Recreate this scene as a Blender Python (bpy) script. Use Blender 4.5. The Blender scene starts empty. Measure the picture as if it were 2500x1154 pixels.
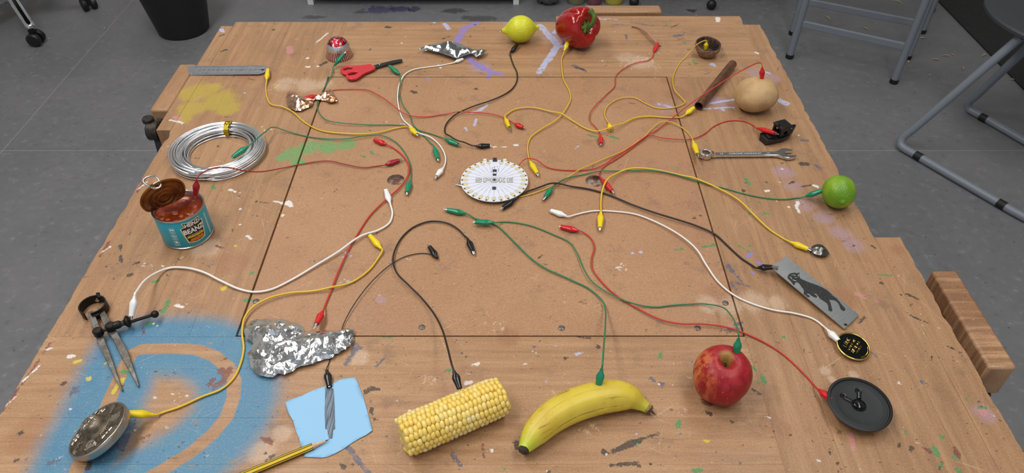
import bpy, bmesh, math, random
import numpy as np
from mathutils import Vector, Matrix, noise
from mathutils.geometry import delaunay_2d_cdt

random.seed(7)
C = bpy.context.scene.collection
PI = math.pi
TT = 0.65            # height of the bench top above the floor
FOC = 1800.0         # focal length in pixels of the 2500 px wide frame
PITCH = math.radians(42.47)
CAMH = 0.762         # camera height above the bench top

# ---------------------------------------------------------------- camera
cd = bpy.data.cameras.new('camera')
cam = bpy.data.objects.new('camera', cd)
C.objects.link(cam)
cam.location = (0, 0, TT + CAMH)
cam.rotation_euler = (PI / 2 - PITCH, 0, 0)
cd.sensor_width = 36.0
cd.lens = 36.0 * FOC / 2500.0
cd.clip_start = 0.02
bpy.context.scene.camera = cam

# ---------------------------------------------------------------- light
sc = bpy.context.scene
sc.view_settings.view_transform = 'Standard'
sc.view_settings.look = 'None'
sc.view_settings.exposure = -0.05
sc.view_settings.gamma = 1.0
sc.view_settings.use_curve_mapping = False
w = bpy.data.worlds.new('world')
sc.world = w
w.use_nodes = True
w.node_tree.nodes['Background'].inputs[0].default_value = (0.80, 0.86, 0.95, 1)
w.node_tree.nodes['Background'].inputs[1].default_value = 0.64


def area(name, loc, rot, sx, sy, power, col=(1, 0.985, 0.955)):
    l = bpy.data.lights.new(name, 'AREA')
    l.shape = 'RECTANGLE'
    l.size = sx
    l.size_y = sy
    l.energy = power
    l.color = col
    o = bpy.data.objects.new(name, l)
    o.location = loc
    o.rotation_euler = rot
    C.objects.link(o)
    return o


for i, (x, y, p) in enumerate([(-1.10, 1.65, 28), (0.90, 1.65, 15), (-1.10, 0.15, 30), (0.90, 0.15, 19), (-1.25, 3.3, 6), (1.05, 3.3, 5)]):
    area('ceiling_lamp', (x, y, 2.92), (0, 0, 0), 0.50, 1.15, p)

# ---------------------------------------------------------------- helpers


def ray(px, py):
    dx = (px - 1250) / FOC
    dy = -(py - 577) / FOC
    s, c = math.sin(PITCH), math.cos(PITCH)
    return dx, dy * s + c, dy * c - s


def P(px, py, z=0.0):
    """point seen at photo pixel (px,py), z metres above the bench top"""
    d = ray(px, py)
    t = (z - CAMH) / d[2]
    return Vector((d[0] * t, d[1] * t, TT + z))


def F(px, py, z=0.0):
    """the same, z metres above the floor"""
    return P(px, py, z - TT)


def s2l(c):
    return c / 12.92 if c <= 0.04045 else ((c + 0.055) / 1.055) ** 2.4


def rgb(r, g, b):
    return (s2l(r / 255.0), s2l(g / 255.0), s2l(b / 255.0), 1.0)


def bez(pts, n=8, closed=False):
    """Catmull-Rom through points"""
    pts = [Vector(p) for p in pts]
    out = []
    N = len(pts)
    rng = range(N if closed else N - 1)
    for i in rng:
        p0 = pts[(i - 1) % N] if (closed or i > 0) else pts[0] * 2 - pts[1]
        p1 = pts[i]
        p2 = pts[(i + 1) % N]
        p3 = pts[(i + 2) % N] if (closed or i + 2 < N) else pts[-1] * 2 - pts[-2]
        d1 = max((p1 - p0).length, 1e-6) ** 0.5
        d2 = max((p2 - p1).length, 1e-6) ** 0.5
        d3 = max((p3 - p2).length, 1e-6) ** 0.5
        t0, t1, t2, t3 = 0, d1, d1 + d2, d1 + d2 + d3
        for k in range(n):
            t = t1 + (t2 - t1) * k / n
            a1 = p0 * ((t1 - t) / (t1 - t0)) + p1 * ((t - t0) / (t1 - t0))
            a2 = p1 * ((t2 - t) / (t2 - t1)) + p2 * ((t - t1) / (t2 - t1))
            a3 = p2 * ((t3 - t) / (t3 - t2)) + p3 * ((t - t2) / (t3 - t2))
            b1 = a1 * ((t2 - t) / (t2 - t0)) + a2 * ((t - t0) / (t2 - t0))
            b2 = a2 * ((t3 - t) / (t3 - t1)) + a3 * ((t - t1) / (t3 - t1))
            out.append(b1 * ((t2 - t) / (t2 - t1)) + b2 * ((t - t1) / (t2 - t1)))
    if not closed:
        out.append(pts[-1])
    return out


def inside(x, y, poly):
    r = False
    j = len(poly) - 1
    for i in range(len(poly)):
        xi, yi = poly[i][0], poly[i][1]
        xj, yj = poly[j][0], poly[j][1]
        if (yi > y) != (yj > y) and x < (xj - xi) * (y - yi) / (yj - yi) + xi:
            r = not r
        j = i
    return r


class MB:
    """collects shapes, builds ONE mesh object"""

    def __init__(self):
        self.v = []
        self.f = []
        self.att = None

    def add(self, vs, fs):
        o = len(self.v)
        self.v += [Vector(p) for p in vs]
        self.f += [tuple(i + o for i in q) for q in fs]
        return self

    def box(self, x0, x1, y0, y1, z0, z1, m=None):
        vs = [(x0, y0, z0), (x1, y0, z0), (x1, y1, z0), (x0, y1, z0), (x0, y0, z1), (x1, y0, z1), (x1, y1, z1), (x0, y1, z1)]
        if m:
            vs = [m @ Vector(p) for p in vs]
        return self.add(vs, [(0, 3, 2, 1), (4, 5, 6, 7), (0, 1, 5, 4), (1, 2, 6, 5), (2, 3, 7, 6), (3, 0, 4, 7)])

    def rings(self, rings, closed=False, caps=True):
        n = len(rings[0])
        vs = [p for r in rings for p in r]
        fs = []
        R = len(rings)
        for i in range(R if closed else R - 1):
            a = i * n
            b = ((i + 1) % R) * n
            for k in range(n):
                k2 = (k + 1) % n
                fs.append((a + k, a + k2, b + k2, b + k))
        if caps and not closed:
            fs.append(tuple(range(n - 1, -1, -1)))
            fs.append(tuple((R - 1) * n + k for k in range(n)))
        return self.add(vs, fs)

    def tube(self, path, r, n=8, closed=False, caps=True, flat=1.0):
        path = [Vector(p) for p in path]
        N = len(path)
        up = Vector((0, 0, 1))
        rings = []
        prev = None
        for i, p in enumerate(path):
            if closed:
                t = path[(i + 1) % N] - path[i - 1]
            else:
                t = path[min(i + 1, N - 1)] - path[max(i - 1, 0)]
            if t.length < 1e-9:
                t = Vector((1, 0, 0))
            t.normalize()
            if prev is None:
                a = t.cross(up)
                if a.length < 0.05:
                    a = t.cross(Vector((0, 1, 0)))
            else:
                a = prev - t * prev.dot(t)
            a.normalize()
            prev = a
            b = a.cross(t)
            rr = r[i] if hasattr(r, '__len__') else r
            rings.append([p + a * (math.cos(2 * PI * k / n) * rr) + b * (math.sin(2 * PI * k / n) * rr * flat) for k in range(n)])
        return self.rings(rings, closed, caps)

    def lathe(self, prof, n=32, m=None, lob=None):
        rings = []
        for r, z in prof:
            ring = []
            for k in range(n):
                a = 2 * PI * k / n
                rr = r * (lob(a, z) if lob else 1)
                p = Vector((max(rr, 1e-5) * math.cos(a), max(rr, 1e-5) * math.sin(a), z))
                ring.append(m @ p if m else p)
            rings.append(ring)
        self.rings(rings, caps=False)
        o = len(self.v) - len(prof) * n
        if prof[0][0] < 1e-4:
            self.f.append(tuple(o + k for k in range(n - 1, -1, -1)))
        if prof[-1][0] < 1e-4:
            self.f.append(tuple(len(self.v) - n + k for k in range(n)))
        return self

    def ball(self, c, r, u=12, v=8):
        c = Vector(c)
        rx = r if hasattr(r, '__len__') else (r, r, r)
        rings = []
        for i in range(v + 1):
            t = PI * i / v
            s = max(math.sin(t), 1e-4)
            rings.append([c + Vector((rx[0] * s * math.cos(2 * PI * k / u), rx[1] * s * math.sin(2 * PI * k / u), -rx[2] * math.cos(t))) for k in range(u)])
        return self.rings(rings)

    def plate(self, outer, z0, z1, holes=(), m=None, mapf=None, walls=True):
        """flat plate of 2D outline with holes"""
        pts = [Vector((p[0], p[1])) for p in outer]
        edges = [(i, (i + 1) % len(outer)) for i in range(len(outer))]
        for h in holes:
            o = len(pts)
            pts += [Vector((p[0], p[1])) for p in h]
            edges += [(o + i, o + (i + 1) % len(h)) for i in range(len(h))]
        V, E, Fc, _, _, _ = delaunay_2d_cdt(pts, edges, [], 0, 1e-7)
        keep = []
        for f in Fc:
            cx = sum(V[i].x for i in f) / len(f)
            cy = sum(V[i].y for i in f) / len(f)
            if inside(cx, cy, outer) and not any(inside(cx, cy, h) for h in holes):
                a, b, c = V[f[0]], V[f[1]], V[f[2]]
                if (b - a).cross(c - a) < 0:
                    f = list(f)[::-1]
                keep.append(tuple(f))
        n = len(V)

        def mp(p, z):
            q = Vector((p.x, p.y, z))
            if mapf:
                q = mapf(q)
            return m @ q if m else q
        if not walls:
            return self.add([mp(p, z1) for p in V], keep)
        vs = [mp(p, z0) for p in V] + [mp(p, z1) for p in V]
        fs = [tuple(n + i for i in f) for f in keep] + [tuple(reversed(f)) for f in keep]
        cnt = {}
        for f in keep:
            for i in range(len(f)):
                e = (f[i], f[(i + 1) % len(f)])
                cnt[e] = 1
        for (a, b) in cnt:
            if (b, a) not in cnt:
                fs.append((a, b, n + b, n + a))
        return self.add(vs, fs)

    def xf(self, m):
        self.v = [m @ p for p in self.v]
        return self

    def build(self, name, mat, parent=None, smooth=35, label=None, kind=None, bevel=None, loc=None):
        me = bpy.data.meshes.new(name)
        me.from_pydata([tuple(p) for p in self.v], [], self.f)
        me.materials.append(mat)
        if self.att:
            for k, vals in self.att.items():
                a = me.attributes.new(k, 'FLOAT', 'POINT')
                a.data.foreach_set('value', np.asarray(vals, dtype=np.float32))
        if smooth:
            me.shade_smooth()
            me.set_sharp_from_angle(angle=math.radians(smooth))
        o = bpy.data.objects.new(name, me)
        C.objects.link(o)
        if parent is not None:
            o.parent = parent
        if loc is not None:
            o.location = loc
        if label:
            o['label'] = label
        if kind:
            o['kind'] = kind
        if bevel:
            b = o.modifiers.new('bevel', 'BEVEL')
            b.width = bevel
            b.segments = 2
            b.limit_method = 'ANGLE'
            b.angle_limit = math.radians(40)
        return o


def thing(name, label, cat, loc=(0, 0, 0), rot=(0, 0, 0), group=None):
    o = bpy.data.objects.new(name, None)
    o.empty_display_size = 0.02
    C.objects.link(o)
    o.location = loc
    o.rotation_euler = rot
    o['label'] = label
    o['category'] = cat
    if group:
        o['group'] = group
    return o


def tag(o, label, cat, group=None):
    o['label'] = label
    o['category'] = cat
    if group:
        o['group'] = group
    return o


def dup(o, parent, mat4):
    c = o.copy()
    c.parent = parent
    c.matrix_local = mat4
    C.objects.link(c)
    return c


def circ(cx, cy, r, n=24, a0=0.0, ry=None):
    ry = r if ry is None else ry
    return [(cx + r * math.cos(a0 + 2 * PI * k / n), cy + ry * math.sin(a0 + 2 * PI * k / n)) for k in range(n)]


def text_geo(s, size, offset=0.0, align='CENTER', spacing=1.0, res=3):
    cu = bpy.data.curves.new('t', 'FONT')
    cu.body = s
    cu.size = size
    cu.align_x = align
    cu.align_y = 'CENTER'
    cu.offset = offset
    cu.space_character = spacing
    cu.resolution_u = res
    ob = bpy.data.objects.new('t', cu)
    C.objects.link(ob)
    dg = bpy.context.evaluated_depsgraph_get()
    me = bpy.data.meshes.new_from_object(ob.evaluated_get(dg))
    vs = [v.co.copy() for v in me.vertices]
    fs = [tuple(p.vertices) for p in me.polygons]
    bpy.data.objects.remove(ob)
    bpy.data.curves.remove(cu)
    bpy.data.meshes.remove(me)
    return vs, fs


# ---------------------------------------------------------------- materials
class NT:
    def __init__(self, name):
        self.m = bpy.data.materials.new(name)
        self.m.use_nodes = True
        self.t = self.m.node_tree
        self.n = self.t.nodes
        self.bsdf = self.n['Principled BSDF']

    def new(self, ty, **kw):
        nd = self.n.new(ty)
        for k, v in kw.items():
            setattr(nd, k, v)
        return nd

    def link(self, a, b):
        self.t.links.new(a, b)

    def setin(self, sock, v):
        if isinstance(v, bpy.types.NodeSocket):
            self.link(v, sock)
        else:
            sock.default_value = v

    def math(self, op, a, b=0.0, c=None, clamp=False):
        nd = self.new('ShaderNodeMath', operation=op, use_clamp=clamp)
        self.setin(nd.inputs[0], a)
        self.setin(nd.inputs[1], b)
        if c is not None:
            self.setin(nd.inputs[2], c)
        return nd.outputs[0]

    def mix(self, fac, a, b, blend='MIX'):
        nd = self.new('ShaderNodeMix', data_type='RGBA', blend_type=blend)
        self.setin(nd.inputs[0], fac)
        self.setin(nd.inputs[6], a)
        self.setin(nd.inputs[7], b)
        return nd.outputs[2]

    def step(self, v, lo, hi, a=0.0, b=1.0):
        nd = self.new('ShaderNodeMapRange', interpolation_type='SMOOTHSTEP')
        self.setin(nd.inputs[0], v)
        nd.inputs[1].default_value = lo
        nd.inputs[2].default_value = hi
        nd.inputs[3].default_value = a
        nd.inputs[4].default_value = b
        return nd.outputs[0]

    def coord(self, scale=(1, 1, 1), rot=(0, 0, 0), loc=(0, 0, 0), kind='Object'):
        tc = self.new('ShaderNodeTexCoord')
        mp = self.new('ShaderNodeMapping')
        mp.inputs['Scale'].default_value = scale
        mp.inputs['Rotation'].default_value = rot
        mp.inputs['Location'].default_value = loc
        self.link(tc.outputs[kind], mp.inputs[0])
        return mp.outputs[0]

    def rcoord(self, ang, scale, loc=(0, 0, 0)):
        """turn first, stretch afterwards"""
        v = self.coord((1, 1, 1), (0, 0, ang), loc)
        mp = self.new('ShaderNodeMapping')
        mp.inputs['Scale'].default_value = scale
        self.link(v, mp.inputs[0])
        return mp.outputs[0]

    def noise(self, vec, scale, detail=3.0, rough=0.55, dist=0.0):
        nd = self.new('ShaderNodeTexNoise')
        self.setin(nd.inputs['Vector'], vec)
        nd.inputs['Scale'].default_value = scale
        nd.inputs['Detail'].default_value = detail
        nd.inputs['Roughness'].default_value = rough
        nd.inputs['Distortion'].default_value = dist
        return nd.outputs[0]

    def voro(self, vec, scale, feature='F1', out='Distance', rnd=1.0):
        nd = self.new('ShaderNodeTexVoronoi', feature=feature)
        self.setin(nd.inputs['Vector'], vec)
        nd.inputs['Scale'].default_value = scale
        nd.inputs['Randomness'].default_value = rnd
        return nd.outputs[out]

    def attr(self, name, out='Fac'):
        nd = self.new('ShaderNodeAttribute', attribute_name=name)
        return nd.outputs[out]

    def ramp(self, fac, stops):
        nd = self.new('ShaderNodeValToRGB')
        self.setin(nd.inputs[0], fac)
        els = nd.color_ramp.elements
        while len(els) < len(stops):
            els.new(0.5)
        for e, (p, c) in zip(els, stops):
            e.position = p
            e.color = c
        return nd.outputs[0]

    def bump(self, h, strength=0.3, dist=0.001):
        nd = self.new('ShaderNodeBump')
        nd.inputs['Strength'].default_value = strength
        nd.inputs['Distance'].default_value = dist
        self.setin(nd.inputs['Height'], h)
        self.link(nd.outputs[0], self.bsdf.inputs['Normal'])

    def base(self, col, rough=0.5, metal=0.0, **kw):
        self.setin(self.bsdf.inputs['Base Color'], col)
        self.setin(self.bsdf.inputs['Roughness'], rough)
        self.setin(self.bsdf.inputs['Metallic'], metal)
        for k, v in kw.items():
            self.setin(self.bsdf.inputs[k], v)
        return self.m


def mat(name, c, rough=0.5, metal=0.0, c2=None, vs=60.0, lo=0.35, hi=0.65, bump=0.0, bs=200.0, bd=0.001, scale=(1, 1, 1), **kw):
    t = NT(name)
    col = rgb(*c)
    if c2 is not None:
        nz = t.noise(t.coord(scale), vs, 4.0)
        col = t.mix(t.step(nz, lo, hi), rgb(*c), rgb(*c2))
    if bump:
        t.bump(t.noise(t.coord(scale), bs, 3.0), bump, bd)
    return t.base(col, rough, metal, **kw)


CLIPC = {'yellow': (226, 196, 22), 'green': (16, 124, 88), 'red': (196, 28, 30), 'white': (226, 226, 224), 'black': (18, 17, 17), 'crimson': (150, 20, 34)}
WIREC = {'yellow': (214, 176, 48), 'green': (40, 118, 76), 'red': (192, 52, 40), 'white': (226, 222, 216), 'black': (30, 22, 18), 'crimson': (156, 36, 30)}
BOOT = {k: mat('boot_' + k, v, 0.24, vs=300) for k, v in CLIPC.items()}
WIRE = {k: mat('wire_' + k, v, 0.42) for k, v in WIREC.items()}
m_steel = mat('nickel_steel', (200, 198, 194), 0.22, 1.0, bump=0.05, bs=600)
m_chrome = mat('chrome', (214, 216, 220), 0.09, 1.0)
m_castplastic = mat('black_plastic', (20, 20, 21), 0.38, bump=0.1, bs=500)
m_darkiron = mat('dark_iron', (44, 40, 38), 0.45, 0.6, c2=(66, 58, 52), vs=120, bump=0.15, bs=400)
# ---------------------------------------------------------------- room shell


def floor_mat():
    t = NT('vinyl_floor')
    v = t.coord()
    a = t.noise(v, 2.2, 5.0, 0.6)
    b = t.noise(t.coord((1, 1, 1)), 38.0, 5.0, 0.7)
    col = t.mix(t.step(a, 0.3, 0.7), rgb(105, 105, 108), rgb(117, 116, 119))
    col = t.mix(t.step(b, 0.54, 0.72, 0, 0.6), col, rgb(138, 137, 140))
    col = t.mix(t.step(b, 0.44, 0.28, 0, 0.55), col, rgb(88, 86, 89))
    sp = t.voro(v, 26.0)
    col = t.mix(t.step(sp, 0.10, 0.05, 0, 0.8), col, rgb(76, 73, 74))
    # spilled dark blue paint by the cabinet and a few scuffs
    sep = t.new('ShaderNodeSeparateXYZ')
    t.link(t.new('ShaderNodeTexCoord').outputs['Object'], sep.inputs[0])
    for (px, py, rx, ry, c) in [(925, 24, .075, .045, (58, 58, 92)), (975, 22, .05, .035, (45, 46, 84)), (1010, 22, .035, .03, (40, 40, 70)), (1110, 26, .06, .03, (62, 60, 60)), (1170, 45, .10, .03, (66, 64, 63)), (880, 30, .03, .02, (70, 68, 68)), (765, 42, .06, .02, (70, 68, 66)), (1690, 26, .03, .02, (40, 38, 38))]:
        q = F(px, py)
        dx = t.math('DIVIDE', t.math('SUBTRACT', sep.outputs[0], q.x), rx)
        dy = t.math('DIVIDE', t.math('SUBTRACT', sep.outputs[1], q.y), ry)
        d = t.math('SQRT', t.math('ADD', t.math('MULTIPLY', dx, dx), t.math('MULTIPLY', dy, dy)))
        d = t.math('ADD', d, t.math('MULTIPLY', t.math('SUBTRACT', b, 0.5), 2.2))
        col = t.mix(t.step(d, 1.0, 0.6, 0, 0.75), col, rgb(*c))
    t.bump(b, 0.12, 0.001)
    return t.base(col, t.step(b, 0.3, 0.7, 0.42, 0.6))


def struct(o):
    o['kind'] = 'structure'
    return o


XS, YS = -1.655, 1.955          # the welded seams of the sheet floor
m_floor = floor_mat()
fl = struct(MB().box(-3.2, 3.2, -1.6, 4.0, -0.05, -0.003).build('floor', mat('floor_screed', (92, 88, 84), 0.9), smooth=0))
g = 0.0012
for (x0, x1) in [(-3.2, XS - g), (XS + g, 3.2)]:
    for (y0, y1) in [(-1.6, YS - g), (YS + g, 4.0)]:
        MB().box(x0, x1, y0, y1, -0.003, 0.0).build('floor_sheet', m_floor, fl, smooth=0)
m_weld = mat('weld_cord', (146, 143, 140), 0.6)
sb = MB().box(XS - g, XS + g, -1.6, 4.0, -0.003, 0.0003).build('weld_seam', m_weld, fl, smooth=0)
sb = MB().box(-3.2, 3.2, YS - g, YS + g, -0.003, 0.0002).build('weld_seam', m_weld, fl, smooth=0)
m_wall = mat('wall_paint', (206, 204, 198), 0.8, c2=(196, 194, 188), vs=3)
struct(MB().box(-3.2, 3.2, 4.0, 4.1, 0, 3.0).build('wall_back', m_wall, smooth=0))
struct(MB().box(-3.3, -3.2, -1.6, 4.1, 0, 3.0).build('wall_left', m_wall, smooth=0))
struct(MB().box(3.2, 3.3, -1.6, 4.1, 0, 3.0).build('wall_right', m_wall, smooth=0))
struct(MB().box(-3.3, 3.3, -1.6, 4.1, 2.95, 3.05).build('ceiling', mat('ceiling_paint', (214, 214, 210), 0.9), smooth=0))

# ---------------------------------------------------------------- workbench
# paint marks: (class, [(px, py, radius px), ...]) dried on the bench top
MK = []


def mk(c, *pts):
    MK.append((c, pts))


# white
for p in [[(668, 491, 3), (690, 495, 5)], [(703, 494, 9), (709, 500, 7)], [(560, 463, 4), (575, 468, 3)], [(586, 510, 4)], [(586, 548, 3)], [(603, 576, 3), (613, 583, 3)], [(1190, 357, 1.5), (1238, 358, 1.5)], [(1258, 354, 4), (1264, 353, 3)], [(1168, 887, 5), (1155, 889, 4)], [(1138, 935, 6), (1150, 932, 5)], [(1140, 911, 2), (1147, 912, 2)], [(775, 162, 4)], [(754, 163, 4), (748, 163, 3)], [(751, 142, 5)], [(770, 106, 2), (800, 81, 2)], [(1753, 44, 6), (1753, 52, 5)], [(1870, 466, 4), (1876, 466, 4)], [(1995, 455, 6), (1986, 452, 4)], [(1948, 492, 4), (1944, 502, 4)], [(1925, 505, 3)], [(168, 870, 6), (182, 868, 5)], [(1609, 938, 3)], [(1628, 938, 2)], [(1643, 938, 2)], [(415, 293, 3), (440, 298, 4)], [(445, 301, 3)], [(1945, 500, 4), (1950, 520, 3)], [(1905, 445, 3)], [(640, 452, 2)], [(690, 525, 4)], [(785, 484, 3)], [(1480, 163, 2)], [(375, 790, 3)], [(430, 745, 4), (445, 750, 3)], [(385, 795, 3)], [(585, 470, 2)], [(1500, 78, 2)], [(980, 105, 3)], [(1030, 130, 3)], [(1120, 67, 2)], [(425, 842, 2)], [(170, 999, 3)], [(1845, 128, 3)], [(1850, 130, 4)], [(1075, 165, 3)], [(1480, 1110, 2)], [(1390, 285, 2)], [(1260, 80, 3)], [(1950, 330, 2)], [(2195, 935, 4)], [(2425, 1015, 4)], [(1655, 985, 3)], [(1000, 1000, 3), (1001, 1060, 1.5)], [(1200, 1100, 4)], [(1310, 860, 2)]]:
    mk('pw', *p)
# black, charcoal and dark brown
for p in [[(626, 492, 5)], [(632, 493, 1.5), (655, 495, 2)], [(616, 526, 3)], [(628, 527, 3)], [(782, 159, 4), (797, 152, 5)], [(944, 66, 6), (953, 67, 5)], [(538, 126, 2), (552, 122, 4)], [(547, 84, 3), (536, 88, 2)], [(668, 73, 4)], [(1478, 162, 2), (1484, 159, 1)], [(1638, 67, 2), (1655, 60, 2)], [(1808, 262, 5), (1815, 268, 6)], [(1958, 400, 8), (1970, 401, 7)], [(1926, 448, 3), (1940, 444, 3)], [(318, 670, 8)], [(294, 625, 3), (297, 640, 4)], [(326, 645, 3), (338, 641, 4)], [(293, 600, 5), (295, 612, 2)], [(215, 1142, 8), (218, 1128, 4)], [(1476, 1104, 9)], [(1497, 1102, 6), (1540, 1082, 9), (1590, 1062, 3)], [(1560, 1072, 6), (1610, 1058, 1.5)], [(893, 955, 8), (912, 948, 7), (930, 950, 2)], [(907, 997, 6), (910, 1010, 4)], [(913, 1022, 4), (920, 1026, 2)], [(1786, 1029, 4), (1792, 1029, 3)], [(1461, 847, 6)], [(1380, 874, 5), (1377, 880, 3)], [(1128, 861, 3)], [(1139, 869, 3)], [(1012, 225, 7), (1005, 222, 4)], [(1161, 216, 6)], [(155, 935, 6)], [(50, 1056, 7)], [(40, 1123, 7)], [(66, 1118, 4)], [(330, 1026, 4)], [(328, 1034, 4)], [(1266, 1090, 9), (1262, 1080, 7)], [(650, 1105, 4)], [(670, 1110, 3), (650, 1125, 3)], [(1340, 1150, 5)], [(1560, 1137, 5)], [(1588, 1133, 4)], [(1490, 1135, 4), (1550, 1130, 7)], [(840, 1140, 6), (830, 1130, 3)], [(860, 1135, 4)], [(2045, 655, 0), (2065, 590, 2)], [(1960, 250, 2)], [(2130, 600, 3), (2140, 608, 2)], [(2215, 718, 3), (2240, 730, 3)], [(2222, 770, 4), (2270, 790, 3)], [(2315, 845, 3), (2345, 860, 2)], [(2150, 690, 5)], [(1430, 175, 2)], [(1483, 330, 2)], [(1605, 265, 2)], [(1722, 181, 1.5), (1740, 174, 1)], [(560, 333, 2), (590, 338, 1.5)], [(925, 215, 2)], [(820, 462, 2), (812, 470, 1)], [(790, 500, 3)], [(700, 580, 3)], [(1160, 60, 3)], [(1250, 600, 0)], [(1325, 622, 2), (1312, 630, 2)], [(1018, 210, 3)], [(1700, 880, 2)], [(1495, 160, 1)], [(1870, 445, 4)], [(1822, 446, 3)], [(1960, 455, 4), (1985, 450, 2)], [(1815, 465, 5)], [(1695, 532, 5)], [(1710, 525, 4)], [(1765, 515, 3)], [(2085, 600, 4)], [(2060, 588, 4)], [(1995, 740, 3)], [(2110, 775, 4), (2095, 790, 3)], [(2200, 720, 2)], [(2390, 980, 3)], [(2395, 990, 3)], [(2275, 870, 3), (2274, 880, 2)], [(2195, 1082, 4)], [(2193, 1088, 4)], [(2225, 1092, 6), (2222, 1100, 4)], [(2045, 1130, 5)], [(2047, 1150, 5)], [(2025, 1105, 5)], [(1930, 1060, 4)], [(1640, 1000, 4)], [(1735, 1010, 5), (1725, 1005, 4)], [(1890, 1055, 3)], [(1860, 963, 4), (1838, 950, 4)], [(430, 160, 2)], [(480, 158, 2)], [(1300, 830, 2)], [(1410, 822, 3), (1440, 826, 4)], [(750, 120, 2)], [(1740, 575, 2)], [(1500, 780, 2)], [(880, 180, 2)], [(600, 190, 1.5), (620, 195, 1.5)], [(1080, 95, 2), (1100, 88, 1)], [(1095, 110, 2)], [(1210, 120, 0)], [(1405, 165, 3), (1425, 170, 3)]]:
    mk('pd', *p)
# green
for p in [[(519, 455, 6), (524, 459, 5)], [(612, 668, 4), (617, 666, 3)], [(600, 732, 7), (612, 731, 5)], [(375, 688, 7), (385, 686, 5)], [(398, 760, 6), (412, 735, 6)], [(360, 790, 5), (380, 790, 3)], [(410, 250, 6), (440, 200, 5), (452, 185, 2)], [(1435, 328, 3), (1455, 334, 4)], [(1490, 332, 4), (1510, 338, 3)], [(1498, 345, 3)], [(1460, 340, 4)], [(905, 369, 3), (912, 376, 3)], [(890, 382, 4), (880, 378, 2)], [(1650, 608, 4), (1672, 607, 3)], [(1715, 602, 3), (1742, 598, 6)], [(1755, 640, 3)], [(1672, 104, 5), (1668, 104, 4)], [(1695, 152, 3), (1690, 148, 4)], [(1700, 155, 5)], [(1822, 437, 5), (1830, 450, 4)], [(1832, 492, 4)], [(1852, 495, 5)], [(1830, 520, 6)], [(1865, 521, 5)], [(1875, 522, 4)], [(2210, 1054, 5), (2213, 1064, 4)], [(2300, 1066, 7)], [(2278, 1095, 8), (2288, 1110, 7)], [(2330, 1116, 7), (2334, 1122, 6)], [(2296, 1133, 7)], [(2335, 1146, 6), (2345, 1154, 6)], [(2390, 995, 5), (2408, 995, 4)], [(2360, 974, 4)], [(1837, 896, 5), (1843, 902, 4)], [(1862, 922, 6), (1866, 932, 6)], [(1858, 918, 5)], [(1850, 933, 3)], [(1657, 1030, 6), (1654, 1042, 7)], [(1695, 1150, 8), (1710, 1147, 6)], [(1912, 822, 5)], [(180, 866, 2), (186, 869, 3)], [(1382, 972, 5)], [(1611, 870, 6), (1615, 862, 3)], [(1093, 904, 5), (1104, 902, 3)], [(300, 907, 7), (316, 910, 4)], [(1555, 1080, 8), (1545, 1078, 6)], [(1135, 566, 3), (1128, 568, 2)], [(1140, 563, 2)], [(1895, 600, 3)], [(1830, 600, 4)], [(1804, 600, 3), (1830, 615, 2)], [(2145, 670, 3), (2175, 672, 3)], [(800, 188, 3), (812, 190, 2)], [(935, 822, 3), (960, 822, 3)]]:
    mk('pg', *p)
# lilac / pale blue
for p in [[(1085, 58, 5), (1095, 70, 6)], [(1318, 62, 8), (1332, 78, 9)], [(1330, 76, 8), (1358, 105, 10)], [(1360, 112, 9), (1340, 145, 9)], [(1338, 145, 8), (1316, 176, 8)], [(1375, 62, 7), (1352, 80, 5)], [(1372, 112, 8)], [(1440, 42, 3), (1478, 48, 3)], [(1480, 45, 2), (1508, 48, 2)], [(1190, 255, 3), (1172, 268, 5)], [(1172, 268, 4), (1150, 276, 2)], [(1162, 290, 3), (1158, 305, 3)], [(1605, 252, 2), (1645, 262, 3)], [(1735, 252, 4), (1790, 243, 4)], [(1700, 266, 3), (1790, 262, 3)], [(1765, 268, 6)], [(1905, 245, 9), (1918, 252, 10)], [(1846, 128, 3)], [(540, 72, 6), (545, 78, 4)], [(1738, 157, 7), (1745, 160, 5)], [(1405, 362, 2), (1412, 356, 3)], [(1545, 617, 4)], [(1565, 614, 5)], [(1408, 864, 4), (1425, 860, 2)], [(1300, 858, 3)], [(1240, 60, 4)], [(770, 150, 2)], [(1060, 55, 4)], [(1135, 310, 2), (1140, 318, 2)], [(1820, 200, 3)], [(1345, 180, 3)], [(1880, 180, 4), (1860, 172, 3)], [(1070, 158, 2)], [(990, 90, 2)]]:
    mk('pl', *p)
# strong violet
for p in [[(1165, 56, 7), (1135, 68, 10), (1118, 95, 9), (1110, 115, 9)], [(1112, 115, 8), (1150, 148, 8), (1180, 168, 10), (1225, 182, 6)], [(1200, 178, 6), (1190, 192, 3)], [(1180, 158, 3)], [(1044, 190, 4), (1045, 197, 2)], [(1825, 625, 6), (1835, 618, 4)], [(1850, 638, 5), (1858, 645, 5)], [(1838, 665, 5)]]:
    mk('pv', *p)
# yellow
for p in [[(298, 928, 8), (290, 940, 7)], [(283, 945, 6), (278, 958, 5)], [(218, 923, 7)], [(186, 883, 6), (195, 880, 4)], [(258, 886, 3), (262, 882, 2)], [(683, 516, 4)], [(1718, 1074, 4), (1728, 1076, 4)], [(683, 205, 2), (670, 215, 2)], [(1688, 148, 3), (1694, 152, 3)], [(545, 705, 6), (550, 700, 5)], [(1935, 268, 3)], [(1620, 40, 0)], [(500, 705, 3)], [(575, 600, 3)]]:
    mk('py', *p)
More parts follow.
